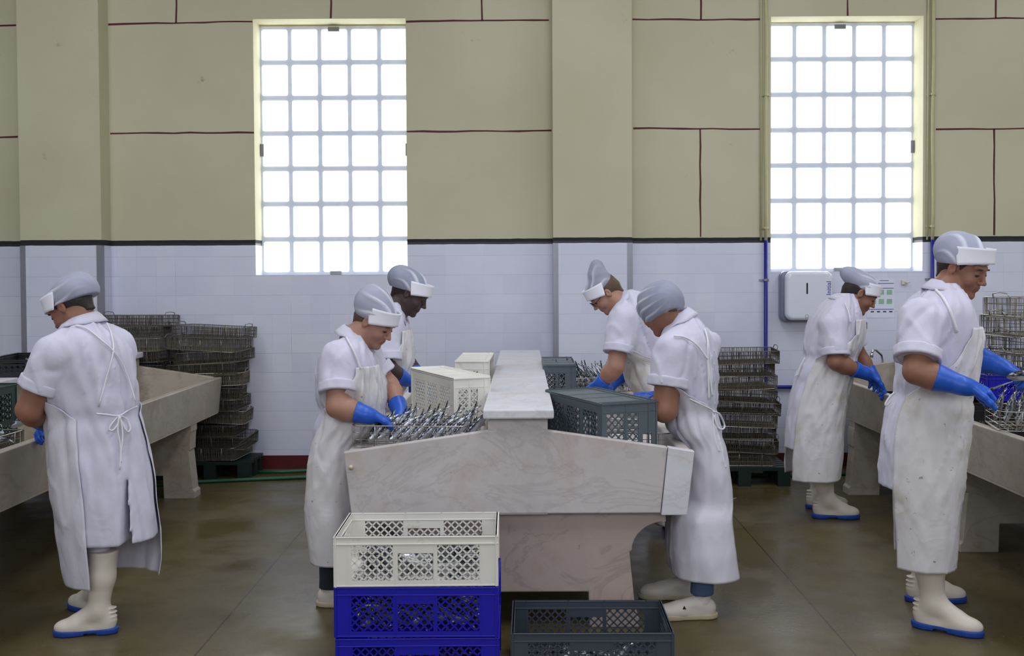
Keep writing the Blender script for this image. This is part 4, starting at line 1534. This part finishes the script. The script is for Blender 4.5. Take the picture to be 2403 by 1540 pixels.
    # ties and straps
    for k, st in enumerate(sp.get('cords', [])):
        pts = [lf.surf_px(x, y, st.get('off', .012)) for x, y in st['p']]
        pts = smooth_path(pts, 4)
        q_ = []
        for p_ in pts:
            vd = (Vector((0, 0, CAM_H)) - p_).normalized()
            for _ in range(30):
                if float(cf_.sample(np.array(p_))) > st.get('off', .012) * .6: break
                p_ = p_ + vd * .004
            q_.append(p_)
        pts = q_
        MB().tube(pts, st.get('r', .0035), 6).build('apron_cord', 'cord', root, True, off)
    # ---------------- hair
    h_ = Vector
    fl = Field(H - .17, H + .17, .0045)
    def lump(u_, v_, w_): return .0025 * vnoise(u_ * 90 + 5, v_ * 25, w_ * 25)
    fl.ell(W(0, -.022, .036), np.array((.077, .095, .082)) * sc, R3, 0, 'u', lump)
    if sp.get('bun'):
        fl.ell(W(0, -.105, sp['bun']), np.array((.035, .03, .03)) * sc, R3, .015)
    fl.cone(W(0, -.07, -.02), W(0, -.075, -.065), .045 * sc, .025 * sc, .03)
    fl.plane(W(0, sp.get('hairline', .028), 0), R3 @ np.array((0, 1, -.15)))
    fl.plane(W(0, -.05, -.065), R3 @ np.array((0, .25, -1)))
    for s_ in (-1, 1):
        fl.ell(W(s_ * .085, .004, -.004), np.array((.026, .020, .042)) * sc, R3, .005, 's')
        fl.ell(W(s_ * .075, .02, -.05), np.array((.04, .035, .035)) * sc, R3, .005, 's')
    fl.mesh('hair', sp.get('hair', 'hair'), root, off, 1)
    # ---------------- cap of netting with a white peak band
    bl = sp['cap']
    fl = Field(H - .22, H + .24, .0042)
    def stripes(u_, v_, w_):
        al = np.arctan2(u_, w_ + .03)
        return 1 - np.abs(np.sin(al * sp.get('pleats', 7) + 1.1 * np.sin(v_ * 22 + sd) + .8 * np.sin(al * 2.3 + sd)))
    for (c, rr) in bl:
        def pl(u_, v_, w_):
            q = np.clip((stripes(u_ + c[0] * sc, v_ + c[1] * sc, w_ + c[2] * sc) - .45) / .55, 0, 1)
            return .0075 * q * np.clip(.6 + v_ / .12, .15, 1) + .003 * vnoise(u_ * 14 + sd, v_ * 8, w_ * 14)
        fl.ell(W(*c), np.array(rr) * sc, R3, sp.get('capk', .05), 'u', pl)
    ce = sp.get('cap_edge', (.09, .052, .33))
    fl.plane(W(0, ce[0], ce[1]), R3 @ np.array((0, ce[2], -1)))
    def cat_(C):
        L = (C - H) @ R3
        q = stripes(L[:, 0], L[:, 1], L[:, 2])
        return np.clip((q - .40 + .25 * np.clip(L[:, 1] / .1, -1, 1)) / .35, 0, 1) * np.clip(1.4 + L[:, 1] / .08, 0, 1)
    fl.mesh('hair_net', sp.get('net', 'net'), root, off, 1, None, cat_)
    ph = np.linspace(-sp.get('brimw', 98), sp.get('brimw', 98), 50) * D2R
    rows_ = []
    for v in np.linspace(0, 1, 8):
        flare = .012 * (1 - v) ** 1.5
        a_, b_ = .088 + flare - .002 * v, .110 + flare - .006 * v
        z_ = sp.get('brim_z', .044) + v * sp.get('brim_h', .064) - .012 * (np.abs(ph) / 1.5) ** 2 * (1 - v) + .006 * (1 - (ph / 1.5) ** 2)
        phv = ph * (1 - .22 * (1 - v))
        x = a_ * np.sin(phv); y = -.012 + b_ * np.cos(phv)
        L = np.stack([x, y, z_ - .05 * (1 - np.cos(phv)) * sp.get('brim_drop', .5)], -1) * sc
        rows_.append(H + L @ R3.T)
    if sp.get('brim', 1): sheet('cap_brim', np.array(rows_), 'brim', root, off, .004)
    # ---------------- eyes, lashes, brows
    for s_ in (-1, 1):
        ey = Field(W(s_ * .031, .083, .006) - .02, W(s_ * .031, .083, .006) + .02, .0012)
        ey.ell(W(s_ * .031, .0818, .0060), np.array((.0125, .0095, .0062)) * sc, R3, 0)
        ey.mesh('eye', 'eye', root, off, 0)
        m = MB()
        q = [Vector(W(s_ * (.031 + x), .0905 - abs(x) * .35 - (x > 0) * .002, .0085 - (x * x) * 14)) for x in np.linspace(-.0135, .0135, 7)]
        m.tube(q, [.0010, .0020, .0026, .0028, .0027, .0022, .0010], 6).build('eyelash', 'black', root, True, off)
        q = [Vector(W(s_ * (.031 + x), .0935 - abs(x - .0) * .35 - max(x, 0) * .25, .0355 - (x - .002) ** 2 * 16)) for x in np.linspace(-.018, .020, 8)]
        MB().tube(q, [.0016, .0030, .0037, .0038, .0035, .0030, .0022, .0010], 6).build('eyebrow', sp.get('hair', 'hair'), root, True, off)
    if sp.get('glasses'):
        g = MB()
        for s_ in (-1, 1):
            g.tube([Vector(W(s_ * .033 + .022 * math.cos(k * math.pi / 8), .106 - .004 * abs(math.cos(k * math.pi / 8)), .010 + .016 * math.sin(k * math.pi / 8))) for k in range(16)], .0018, 5, True)
            g.tube([Vector(W(s_ * .055, .102, .015)), Vector(W(s_ * .074, .07, .014)), Vector(W(s_ * .080, .0, .018))], .0016, 5)
        g.tube([Vector(W(-.011, .106, .014)), Vector(W(.011, .106, .014))], .0016, 5)
        g.build('glasses', 'black', root, True, off)
    # ---------------- gloves
    for a in arms:
        S, E, Wr = toV(a['S']), toV(a['E']), toV(a['W'])
        if 'hd' not in a: continue
        hd = toV(a['hd']) - Wr
        hd /= np.linalg.norm(hd)
        u = (Wr - E) / np.linalg.norm(Wr - E)
        gl = a.get('gl', .10)
        st = Wr - u * gl
        tip = Wr + hd * .19
        lo = np.minimum(np.minimum(st, tip), Wr) - .09; hi = np.maximum(np.maximum(st, tip), Wr) + .09
        fl = Field(lo, hi, .0042)
        g = a.get('g', 1.0)
        Lf = np.linalg.norm(Wr - E)
        tg = max(.3, 1 - gl / Lf)
        ra = .043 * g + (.027 - .043 * g) * (tg - .3) / .7
        fl.cone(st, Wr, ra + .009 * a.get('gw', 1), .034, .0)
        def wr(X, Y, Z): return 0
        R5 = hand(fl, Wr, hd, a.get('pn', (0, 0, -1)), a.get('hs', 1.04), a.get('curl', .55), a.get('spread', .25), a.get('thumb', .5), a.get('side', 1), .0022)
        fl.put(lambda X, Y, Z: ((X - st[0]) * u[0] + (Y - st[1]) * u[1] + (Z - st[2]) * u[2]) * -1 - .002, lo, hi, 0, 'i', 0)
        fl.mesh('glove', 'glove', root, off, 1)
    # ---------------- legs, footwear
    for l in sp['feet']:
        p0 = Vector((l['x'], l['y'], 0)) if 'x' in l else floor_at(*l['px'])
        footwear(SHOE if l.get('shoe') else BOOT, root, p0, l['yaw'] * D2R, l.get('s', 1))
        if l.get('shoe'):
            f0 = Field((p0.x - .09, p0.y - .09, .05), (p0.x + .12, p0.y + .09, .62), .006)
            cc = np.array((p0.x, p0.y, 0)) + np.array((math.cos(l['yaw'] * D2R), math.sin(l['yaw'] * D2R), 0)) * .012
            f0.put(lambda X, Y, Z: np.maximum(np.maximum(np.sqrt((X - cc[0]) ** 2 + (Y - cc[1]) ** 2) - .050 - .004 * vnoise(X * 20, Y * 20, Z * 25), Z - .40), l['leg'] - Z), (p0.x - .09, p0.y - .09, .05), (p0.x + .12, p0.y + .09, .62), 0)
            f0.mesh('trouser_leg', l['tm'], root, off, 1)
            if l.get('mark'):
                m = P(*l['mark'], p0.y - .046)
                MB().prism([(-.008, -.006), (.008, -.006), (0, .008)], lambda u, v, d: m + Vector((u, d, v)), -.002, .012).build('shoe_mark', 'black', root, False, off)
            MB().lathe([(.036, .03), (.038, .07), (.036, .105)], (cc[0], cc[1], 0), 16).build('sock', 'sock', root, True, off)
    return root

def smooth_path(p, k):
    """Catmull-Rom through the points"""
    out = []
    n_ = len(p)
    for i in range(n_ - 1):
        a, b, c, d = p[max(i - 1, 0)], p[i], p[i + 1], p[min(i + 2, n_ - 1)]
        for j in range(k):
            t = j / k
            out.append(0.5 * ((2 * b) + (c - a) * t + (2 * a - 5 * b + 4 * c - d) * t * t + (3 * b - a - 3 * c + d) * t ** 3))
    out.append(p[-1])
    return out

def rows(lst, hb, dy=0.0):
    """rows of (py, left, right[, half depth[, dy]])"""
    out = []
    for r in lst:
        out.append((r[0], r[1], r[2], r[3] if len(r) > 3 else hb, r[4] if len(r) > 4 else dy))
    return out
PEOPLE = []
# A: woman at the left table, seen from behind
PEOPLE.append(dict(seed=1, slit=(290, 1130), Y=4.55, waist=968, label='person at the left table seen from behind, apron cords crossed on the back, white boots',
    rows=rows([(742, 176, 226, .06), (758, 160, 240, .09), (772, 146, 264, .13), (790, 130, 287, .155), (815, 120, 303, .165), (850, 116, 311, .17), (900, 115, 315, .17), (945, 117, 318, .17), (985, 120, 325, .17),
               (1025, 125, 330, .175), (1066, 129, 336, .18), (1158, 138, 350, .18), (1253, 150, 362, .18), (1320, 162, 363, .17), (1357, 170, 358, .16), (1392, 182, 350, .15)], .17),
    head=(143, 722, .0), yaw=166, pitch=39, neck=(198, 764, .0), sc=.93, skin='skin_tan', hairline=.045, coat_hem=1280,
    cap=[((0, -.040, .050), (.090, .116, .082)), ((0, -.10, .025), (.078, .065, .068))],
    arms=[dict(S=(128, 832, -.13), E=(68, 962, -.14), W=(104, 992, .10), r0=.088, r1=.082, t=.62, g=1.22, gl=.07, hd=(128, 1000, .22), curl=.7, pn=(0, .3, -1)),
          dict(S=(270, 812, .12), E=(200, 930, .28), W=(132, 975, .34), r0=.085, r1=.075, t=.6, gl=.09, hd=(100, 1000, .30), curl=.6, pn=(0, -.3, -1))],
    legs=[(-1.72, 4.44), (-1.83, 4.74)],
    feet=[dict(px=(248, 1486), yaw=190, s=.9), dict(px=(236, 1442), yaw=150, s=.9)],
    apron=dict(c=139, w=[(880, 60), (925, 85), (950, 112), (968, 128), (1000, 128), (1200, 128), (1385, 122)]), apron_mat='apron_clean',
    cords=[dict(p=[(176, 764), (205, 772), (240, 800), (266, 824), (286, 852), (303, 893), (318, 942)]), dict(p=[(251, 758), (262, 785), (266, 824), (252, 880), (231, 955)]),
           dict(p=[(226, 971), (250, 973), (279, 976), (300, 964), (322, 954)]), dict(p=[(278, 976), (262, 995), (256, 1008), (265, 1010), (276, 996), (280, 978)]),
           dict(p=[(280, 976), (290, 1000), (300, 1014), (306, 1005), (298, 985), (284, 976)]), dict(p=[(279, 978), (276, 1010), (283, 1050), (281, 1103)]), dict(p=[(282, 978), (288, 1020), (284, 1060), (284, 1086)])]))
# B: smiling woman left of the middle table
PEOPLE.append(dict(seed=2, Y=4.84, waist=962, label='person smiling down at the full fish basket, left of the middle table, blue gloves',
    rows=rows([(778, 812, 850, .06), (792, 802, 862, .10), (806, 785, 872, .15), (826, 764, 880, .175), (847, 751, 888, .185), (892, 744, 897, .18), (928, 743, 900, .18), (960, 753, 900, .17), (976, 750, 898, .175),
               (1008, 743, 880, .18), (1032, 738, 848, .185), (1087, 729, 844, .19), (1165, 722, 844, .19), (1222, 724, 850, .19), (1274, 732, 850, .185), (1329, 742, 850, .18)], .18),
    head=(858, 757, .0), yaw=-20, pitch=34, neck=(832, 795, .0), sc=.92, skin='skin_fair', hairline=.03, coat_hem=1216, bun=-.0, hair='hair_brown',
    cap=[((0, -.026, .056), (.090, .112, .080)), ((0, -.072, .090), (.080, .074, .074))], vneck=1,
    arms=[dict(S=(795, 842, -.14), E=(792, 955, -.22), W=(866, 976, -.22), r0=.082, r1=.080, t=.70, g=1.15, gl=.06, hd=(905, 985, -.15), curl=.8, pn=(0, 0, -1)),
          dict(S=(858, 838, .14), E=(914, 905, .15), W=(938, 962, .02), r0=.074, r1=.072, t=.66, g=1.05, gl=.05, hd=(958, 1000, -.06), curl=.5, pn=(-.3, 0, -1), side=-1)],
    legs=[(-.885, 4.80), (-.86, 5.0)],
    feet=[dict(px=(770, 1422), yaw=-8, shoe=1, leg=.085, tm='dark_trousers'), dict(x=-.84, y=5.02, yaw=10, shoe=1, leg=.085, tm='dark_trousers')],
    apron=dict(c=-12, w=[(852, 33, -40), (870, 36, -38), (905, 56, -30), (940, 100, -14), (962, 122), (1000, 124), (1329, 128)]),
    cords=[dict(p=[(812, 790), (824, 812), (836, 838), (846, 866)], r=.005)]))
# C: woman behind her
PEOPLE.append(dict(seed=3, Y=5.9, waist=905, label='dark-skinned person bowed over the left trough, behind the smiling one',
    rows=rows([(708, 905, 946, .06), (722, 892, 950, .11), (745, 876, 955, .16), (775, 866, 960, .175), (810, 858, 966, .17), (850, 850, 968, .165), (905, 842, 955, .165), (945, 838, 925, .17), (965, 832, 910, .175), (1060, 826, 910, .175), (1180, 820, 912, .18), (1240, 820, 912, .18)], .17),
    head=(955, 690, .0), yaw=-4, pitch=33, neck=(926, 728, .0), sc=.95, skin='skin_dark', hairline=.04, coat_hem=1180,
    cap=[((0, -.044, .054), (.092, .120, .078)), ((0, -.10, .045), (.075, .065, .06))], net='net_dark', vneck=1,
    arms=[dict(S=(905, 770, -.14), E=(912, 868, -.20), W=(952, 892, -.10), r0=.080, r1=.072, t=.78, g=1.0, gl=.07, hd=(985, 905, .02), curl=.5),
          dict(S=(925, 775, .13), E=(962, 858, .16), W=(985, 895, .10), r0=.072, r1=.068, t=.68, gl=.08, hd=(1005, 915, .05), curl=.5, side=-1)],
    legs=[(-.90, 5.85), (-.90, 6.05)], feet=[dict(x=-.90, y=5.82, yaw=0), dict(x=-.92, y=6.06, yaw=5)],
    apron=dict(c=0, w=[(772, 36, -24), (800, 42, -20), (850, 80, -8), (905, 118), (1000, 122), (1240, 125)])))
# D: woman with glasses right of the middle table, far one
PEOPLE.append(dict(seed=4, Y=6.15, waist=850, n=2.2, label='person in glasses bent low over the right trough of the middle table, tall net cap',
    rows=rows([(682, 1462, 1492, .06), (695, 1452, 1512, .12), (715, 1443, 1532, .16), (745, 1437, 1552, .175), (780, 1438, 1566, .17), (815, 1446, 1578, .165), (850, 1458, 1588, .165), (900, 1474, 1592, .165), (930, 1498, 1606, .165), (950, 1527, 1624, .17), (1060, 1528, 1634, .18), (1180, 1528, 1640, .18), (1240, 1528, 1640, .18)], .17),
    head=(1427, 688, .0), yaw=186, pitch=47, neck=(1460, 716, .0), sc=.92, skin='skin_fair', hairline=.02, coat_hem=1180, hair='hair_brown', glasses=1,
    cap=[((0, -.010, .058), (.088, .100, .072)), ((0, -.055, .115), (.060, .060, .060)), ((0, -.092, .155), (.040, .040, .044))], net='net_thin', capk=.025, netf='net_thin', cap_edge=(.07, .040, -.04),
    arms=[dict(S=(1462, 748, -.13), E=(1444, 862, -.20), W=(1407, 902, -.16), r0=.083, r1=.080, t=.70, g=1.15, gl=.04, hd=(1385, 912, -.05), curl=.5, side=-1),
          dict(S=(1510, 745, .13), E=(1478, 850, .14), W=(1452, 890, .06), r0=.080, r1=.07, t=.6, gl=.12, hd=(1430, 912, .02), curl=.5)],
    legs=[(1.06, 6.05), (1.05, 6.3)], feet=[dict(x=1.07, y=6.05, yaw=180), dict(x=1.06, y=6.3, yaw=175)],
    apron=dict(c=182, w=[(790, 40), (830, 75), (850, 112), (900, 122), (1240, 125)])))
# E: woman at the right of the middle table, back of the cap to us
PEOPLE.append(dict(seed=5, Y=4.80, waist=962, label='person in jeans and white shoes at the right corner of the middle table',
    rows=rows([(735, 1588, 1628, .06), (750, 1572, 1640, .10), (768, 1560, 1655, .14), (795, 1550, 1668, .165), (825, 1548, 1678, .17), (872, 1554, 1683, .17), (924, 1563, 1683, .165), (962, 1566, 1684, .16), (976, 1566, 1687, .165),
               (1012, 1576, 1691, .17), (1034, 1607, 1696, .17), (1105, 1608, 1706, .18), (1172, 1606, 1710, .185), (1195, 1574, 1711, .20, -.02), (1283, 1573, 1719, .22, -.03), (1340, 1580, 1726, .22, -.03), (1362, 1584, 1728, .22, -.03)], .17),
    head=(1519, 724, .0), yaw=122, pitch=38, neck=(1592, 756, .0), sc=.93, pleats=7, skin='skin_tan', brim=0, hairline=.02, coat_hem=1290, hair='hair_brown',
    cap=[((0, -.020, .030), (.100, .120, .098)), ((0, -.04, -.01), (.094, .090, .080))], cap_edge=(.0, -.060, .10), net='net_dark',
    arms=[dict(S=(1578, 822, -.13), E=(1560, 962, -.16), W=(1528, 948, .08), r0=.086, r1=.086, t=.60, g=1.3, gl=.05, hd=(1490, 925, .20), curl=.8, pn=(.2, 0, -1), side=-1),
          dict(S=(1655, 815, .12), E=(1600, 915, .26), W=(1546, 935, .32), r0=.082, r1=.075, t=.6, gl=.12, hd=(1502, 925, .30), curl=.8, pn=(0, 0, -1))],
    legs=[(.79, 4.62), (.745, 4.90)],
    feet=[dict(px=(1654, 1450), mark=(1606, 1427), yaw=184, shoe=1, leg=.105, tm='jeans'), dict(px=(1612, 1405), yaw=176, shoe=1, leg=.11, tm='jeans')],
    apron=dict(c=170, w=[(868, 60), (920, 88), (940, 112), (958, 128), (1000, 130), (1362, 138)]), apron_mat='apron_clean',
    cords=[dict(p=[(1582, 789), (1608, 792), (1638, 812), (1661, 844)], r=.0045), dict(p=[(1654, 772), (1661, 800), (1661, 845), (1663, 900), (1664, 937)], r=.0045), dict(p=[(1661, 845), (1668, 900), (1672, 930)], r=.004),
           dict(p=[(1590, 922), (1630, 942), (1664, 958), (1676, 966), (1682, 968)], r=.003), dict(p=[(1674, 966), (1688, 972), (1698, 990), (1700, 1003), (1692, 1008), (1682, 998), (1676, 975)], r=.0045, off=.02),
           dict(p=[(1673, 968), (1674, 1000), (1680, 1040), (1688, 1060)], r=.004), dict(p=[(1677, 968), (1680, 1000), (1690, 1038), (1698, 1080), (1703, 1098)], r=.004)]))
# F: far woman on the right
PEOPLE.append(dict(seed=6, Y=6.5, waist=842, label='person bending over the right trough under the towel dispenser, long blue gloves',
    rows=rows([(688, 1968, 2000, .06), (700, 1950, 2006, .11), (720, 1926, 2012, .155), (745, 1906, 2018, .17), (775, 1894, 2021, .17), (805, 1888, 2018, .165), (840, 1886, 2006, .16), (880, 1869, 1996, .165),
               (930, 1856, 1981, .17), (995, 1846, 1973, .175), (1060, 1842, 1969, .18), (1110, 1843, 1964, .18), (1140, 1846, 1960, .18)], .17),
    head=(2020, 690, .0), yaw=-8, pitch=33, neck=(1984, 724, .0), sc=.98, skin='skin_tan', hairline=.035, coat_hem=1064,
    cap=[((0, -.025, .070), (.090, .104, .066)), ((0, -.12, .068), (.058, .062, .044))], vneck=1,
    arms=[dict(S=(1955, 762, -.14), E=(1962, 850, -.20), W=(2034, 878, -.16), r0=.082, r1=.078, t=.82, g=1.15, gl=.09, hd=(2080, 915, -.05), curl=.55, gw=1.1),
          dict(S=(1985, 765, .13), E=(2020, 838, .15), W=(2050, 885, .08), r0=.080, r1=.07, t=.65, gl=.06, hd=(2080, 920, .05), curl=.5, side=-1)],
    legs=[(1.84, 6.5), (1.87, 6.8)], feet=[dict(px=(1927, 1216), yaw=-6), dict(px=(1910, 1193), yaw=0, s=.95)],
    apron=dict(c=-5, w=[(752, 34, -28), (785, 40, -22), (820, 95, -8), (842, 128), (900, 132), (1137, 136)]),
    cords=[dict(p=[(1983, 712), (1992, 735), (1996, 758)], r=.005), dict(p=[(1889, 840), (1882, 852), (1874, 870), (1866, 885)], r=.005), dict(p=[(1889, 840), (1878, 862), (1872, 882)], r=.004)]))
# G: nearest woman on the right
PEOPLE.append(dict(seed=7, Y=4.55, waist=930, label='nearest person on the right cutting a fish, three-quarter face, stained white apron and white boots',
    rows=rows([(664, 2192, 2236, .06), (680, 2172, 2248, .11), (698, 2152, 2258, .16), (720, 2134, 2268, .185), (747, 2122, 2278, .19), (785, 2114, 2284, .19), (826, 2110, 2283, .185), (881, 2105, 2276, .175), (925, 2098, 2268, .17),
               (960, 2086, 2266, .175), (1018, 2075, 2262, .18), (1088, 2070, 2254, .185), (1151, 2072, 2243, .185), (1263, 2080, 2232, .18), (1355, 2086, 2218, .175)], .18),
    head=(2234, 630, .0), yaw=-50, pitch=24, neck=(2216, 688, .0), sc=1.0, skin='skin_tan', hairline=.04, coat_hem=1165, res=.0046,
    cap=[((0, -.026, .058), (.090, .110, .082)), ((0, -.06, .060), (.086, .086, .074))], vneck=1, brim_h=.062, brim_z=.062,
    arms=[dict(S=(2160, 752, -.15), E=(2150, 872, -.24), W=(2268, 908, -.30), r0=.092, r1=.090, t=.76, g=1.22, gl=.12, hd=(2345, 922, -.28), curl=1.25, pn=(.2, .3, -1), hs=1.08),
          dict(S=(2240, 760, .15), E=(2282, 838, .18), W=(2352, 862, .06), r0=.074, r1=.072, t=.62, g=1.1, gl=.10, hd=(2400, 880, .0), curl=.9, pn=(0, -.2, -1), side=-1, hs=1.06, gw=1.15)],
    legs=[(1.72, 4.50), (1.82, 4.82)], feet=[dict(px=(2172, 1474), yaw=-34, s=1.0), dict(px=(2152, 1411), yaw=-4, s=.95)],
    apron=dict(c=-20, w=[(770, 36, -30), (790, 38, -30), (850, 60, -28), (900, 100, -22), (928, 126), (1000, 128), (1352, 120)]),
    cords=[dict(p=[(2196, 680), (2214, 700), (2232, 735), (2246, 780)], r=.006), dict(p=[(2099, 922), (2088, 932), (2079, 946), (2080, 952), (2092, 940)], r=.005)]))
import os as _os
for sp in PEOPLE:
    person(sp)

# ------------------------------------------------------------------ fish
def fish_mesh(name, L=0.17, bend=0.0, fat=1.0):
    prof = [(0, .0), (.02, .32), (.08, .62), (.2, .92), (.35, 1.0), (.55, .9), (.75, .55), (.88, .26), (.93, .2)]
    seg = 10
    v, f = [], []
    for t, r in prof:
        x = t * L
        zc = bend * L * (t - .4) ** 2
        for k in range(seg):
            a = 2 * math.pi * k / seg
            v.append((x, .0105 * fat * r * math.cos(a), zc + .0175 * fat * r * math.sin(a)))
    for i in range(len(prof) - 1):
        for k in range(seg):
            l = (k + 1) % seg
            f.append((i * seg + k, i * seg + l, (i + 1) * seg + l, (i + 1) * seg + k))
    n0 = len(v)
    f.append(tuple(range(seg - 1, -1, -1)))
    f.append(tuple(range(n0 - seg, n0)))
    zc = bend * L * .28
    # forked tail, two fins and a gill line
    def fin(pts, th=.0008):
        n1 = len(v)
        for p in pts: v.append((p[0], -th, p[1]))
        for p in pts: v.append((p[0], th, p[1]))
        k = len(pts)
        f.append(tuple(n1 + i for i in range(k))); f.append(tuple(n1 + k + i for i in range(k - 1, -1, -1)))
        for i in range(k):
            j = (i + 1) % k
            f.append((n1 + i, n1 + k + i, n1 + k + j, n1 + j))
    fin([(.92 * L, zc - .004), (.98 * L, zc + .0), (1.13 * L, zc - .012), (1.11 * L, zc - .017)])
    fin([(.92 * L, zc + .004), (1.11 * L, zc + .017), (1.13 * L, zc + .012), (.98 * L, zc + .0)])
    fin([(.42 * L, .016 * fat), (.50 * L, .028 * fat), (.56 * L, .013 * fat)])
    fin([(.5 * L, -.016 * fat), (.58 * L, -.024 * fat), (.62 * L, -.011 * fat)])
    me = bpy.data.meshes.new(name)
    me.from_pydata(v, [], f)
    me.materials.append(M['fish'])
    me.polygons.foreach_set('use_smooth', [True] * len(me.polygons))
    return me
FM = [fish_mesh('fish', .180, .15, 1.3), fish_mesh('fish', .170, -.2, 1.4), fish_mesh('fish', .19, .05, 1.22)]
def fish(p, d, up=(0, 0, 1), label='', group=None, s=1.0):
    d = Vector(d).normalized()
    up = Vector(up)
    y = up.cross(d).normalized()
    z = d.cross(y)
    o = link('fish', R_.choice(FM))
    o.matrix_world = Matrix.Translation(p) @ Matrix((d, y, z)).transposed().to_4x4() @ Matrix.Scale(s, 4)
    tag(o, label, 'fish', group)
    return o
# full basket in front, resting on the trough rim
BX0, BX1, BY0, BY1, BZ = -.735, -.235, 4.56, 4.90, .775
put_basket(B_BR, ((BX0 + BX1) / 2, (BY0 + BY1) / 2, BZ), 0.0, 'bright wire basket packed with upright fish at the corner of the middle table', None)
for i in range(10):
    for j in range(2):
        x = BX0 + .06 + i * .045 + R_.uniform(-.005, .005) + j * .012
        y = BY0 + .03 + j * .13 + R_.uniform(-.008, .008)
        fish((x, y, BZ + .015 + R_.uniform(0, .008)), (.50 + R_.uniform(-.08, .08), .52 + R_.uniform(-.14, .14), .50), (-.6, -.1, .5),
             'silver fish standing nose down in the bright basket at the middle table corner', 'fish in the bright basket')
put_basket(B_BR, (.46, 6.55, .80), .15, 'fish basket in the right trough under the bent person in glasses', None)
for i in range(9):
    for j in range(2):
        fish((.30 + i * .045 + R_.uniform(-.01, .01), 6.46 + j * .12, .81), (-.5 + R_.uniform(-.15, .15), .35, .75), (.6, -.1, .5),
             'dark fish with raised tail in the basket under the person in glasses', 'fish in the basket under the person in glasses')
put_basket(B_BR, (2.49, 5.03, .775), -.22, 'wire basket of shining fish at the right edge on the trough rim', None)
for i in range(9):
    for j in range(2):
        fish((2.27 + i * .047, 5.0 - i * .010 + j * .11, .80), (.42 + R_.uniform(-.1, .1), .45, .50), (-.5, -.2, .5),
             'shining fish packed in the basket at the right edge', 'fish in the basket at the right edge', 1.05)
put_basket(B_GR, (-2.52, 4.72, .70), math.pi / 2, 'wire basket of fish at the left edge inside the trough', None)
for i in range(14):
    fish((-2.62 + R_.uniform(0, .22), 4.5 + i * .04, .76 + R_.uniform(0, .05)), (R_.uniform(-1, 1), R_.uniform(-.6, .6), R_.uniform(-.1, .35)), (.1, .1, 1),
         'silver fish lying in the basket at the left edge', 'fish in the basket at the left edge')
put_basket(B_BR, (-.36, 6.55, .80), .1, 'wire basket with dark fish seen over the cream crates in the left trough', None, s=.9)
put_basket(B_BR, (.56, 5.20, .68), math.pi / 2 - .15, 'wire basket under the gloves of the person in jeans', None)
def heap(cx, cy, hx, hy, z0, z1, n_, label, group, tilt=.35):
    for i in range(n_):
        t = (i + .5) / n_
        a = R_.uniform(0, 2 * math.pi)
        d = (math.cos(a), math.sin(a) * .8, R_.uniform(-tilt, tilt))
        c = Vector((cx + R_.uniform(-hx, hx), cy + R_.uniform(-hy, hy), z0 + (z1 - z0) * t))
        dv = Vector(d).normalized()
        p = c - dv * .085
        q = c + dv * .10
        for e in (p, q):
            pass
        lim = lambda v, c0, h: max(c0 - h - .06, min(c0 + h + .06, v))
        sh = Vector((lim(p.x, cx, hx) - p.x + lim(q.x, cx, hx) - q.x, lim(p.y, cy, hy) - p.y + lim(q.y, cy, hy) - q.y, 0))
        p += sh
        p.z = max(p.z, z0 - .01)
        fish(p, d, (R_.uniform(-.5, .5), R_.uniform(-.5, .5), 1), label, group)
heap(SX, CY0, .20, .10, .395, .455, 56, 'silver fish heaped in the white crate of the stack', 'fish in the white crate')
heap(SX, CY0, .20, .10, .21, .25, 44, 'silver fish in the blue crate under the white one', 'fish in the upper blue crate')
heap(SX, CY0 - .05, .20, .06, .03, .06, 14, 'silver fish in the lowest blue crate', 'fish in the lowest blue crate')
heap(GX, 4.065, .20, .10, .025, .045, 14, 'scattered fish at the bottom of the slate grey crate on the floor', 'fish in the slate grey crate')
heap(2.49, 6.5, .10, .18, .68, .80, 12, 'fish in the black crate under the far person gloves', 'fish in the far black crate')
heap(2.50, 5.75, .10, .18, .62, .70, 12, 'fish in the black crate before the nearest person', 'fish in the near black crate')
heap(2.75, 7.3, .08, .2, .62, .70, 10, 'dark fish lying at the far end of the right trough', 'fish at the far end of the right trough')
# the fish and the small knife in the nearest woman's hands
p = P(2362, 886, 4.44)
fish(p, (.5, .0, .06), (0, -.3, 1), 'opened fish held in the raised glove of the nearest person', None, 1.1)
a, b = P(2330, 912, 4.27), P(2376, 896, 4.24)
k = empty('knife', a, 'small steel knife held in the front glove of the nearest person', 'knife')
MB().tube([Vector(a) - (Vector(b) - Vector(a)) * 1.0, a], .007, 8).build('handle', 'black', k, True, a)
dv = (Vector(b) - Vector(a)).normalized(); nz = Vector((0, 0, 1)) - dv * dv.z
MB().add([Vector(a) - nz * .005, Vector(a) + nz * .004, Vector(b) + nz * .001, Vector(b) - nz * .001, Vector(a) - nz * .005 + Vector((0, .0016, 0)), Vector(a) + nz * .004 + Vector((0, .0016, 0)), Vector(b) + nz * .001 + Vector((0, .001, 0)), Vector(b) - nz * .001 + Vector((0, .001, 0))],
         [(0, 3, 2, 1), (4, 5, 6, 7), (0, 1, 5, 4), (1, 2, 6, 5), (2, 3, 7, 6), (3, 0, 4, 7)]).build('blade', 'chrome', k, False, a)
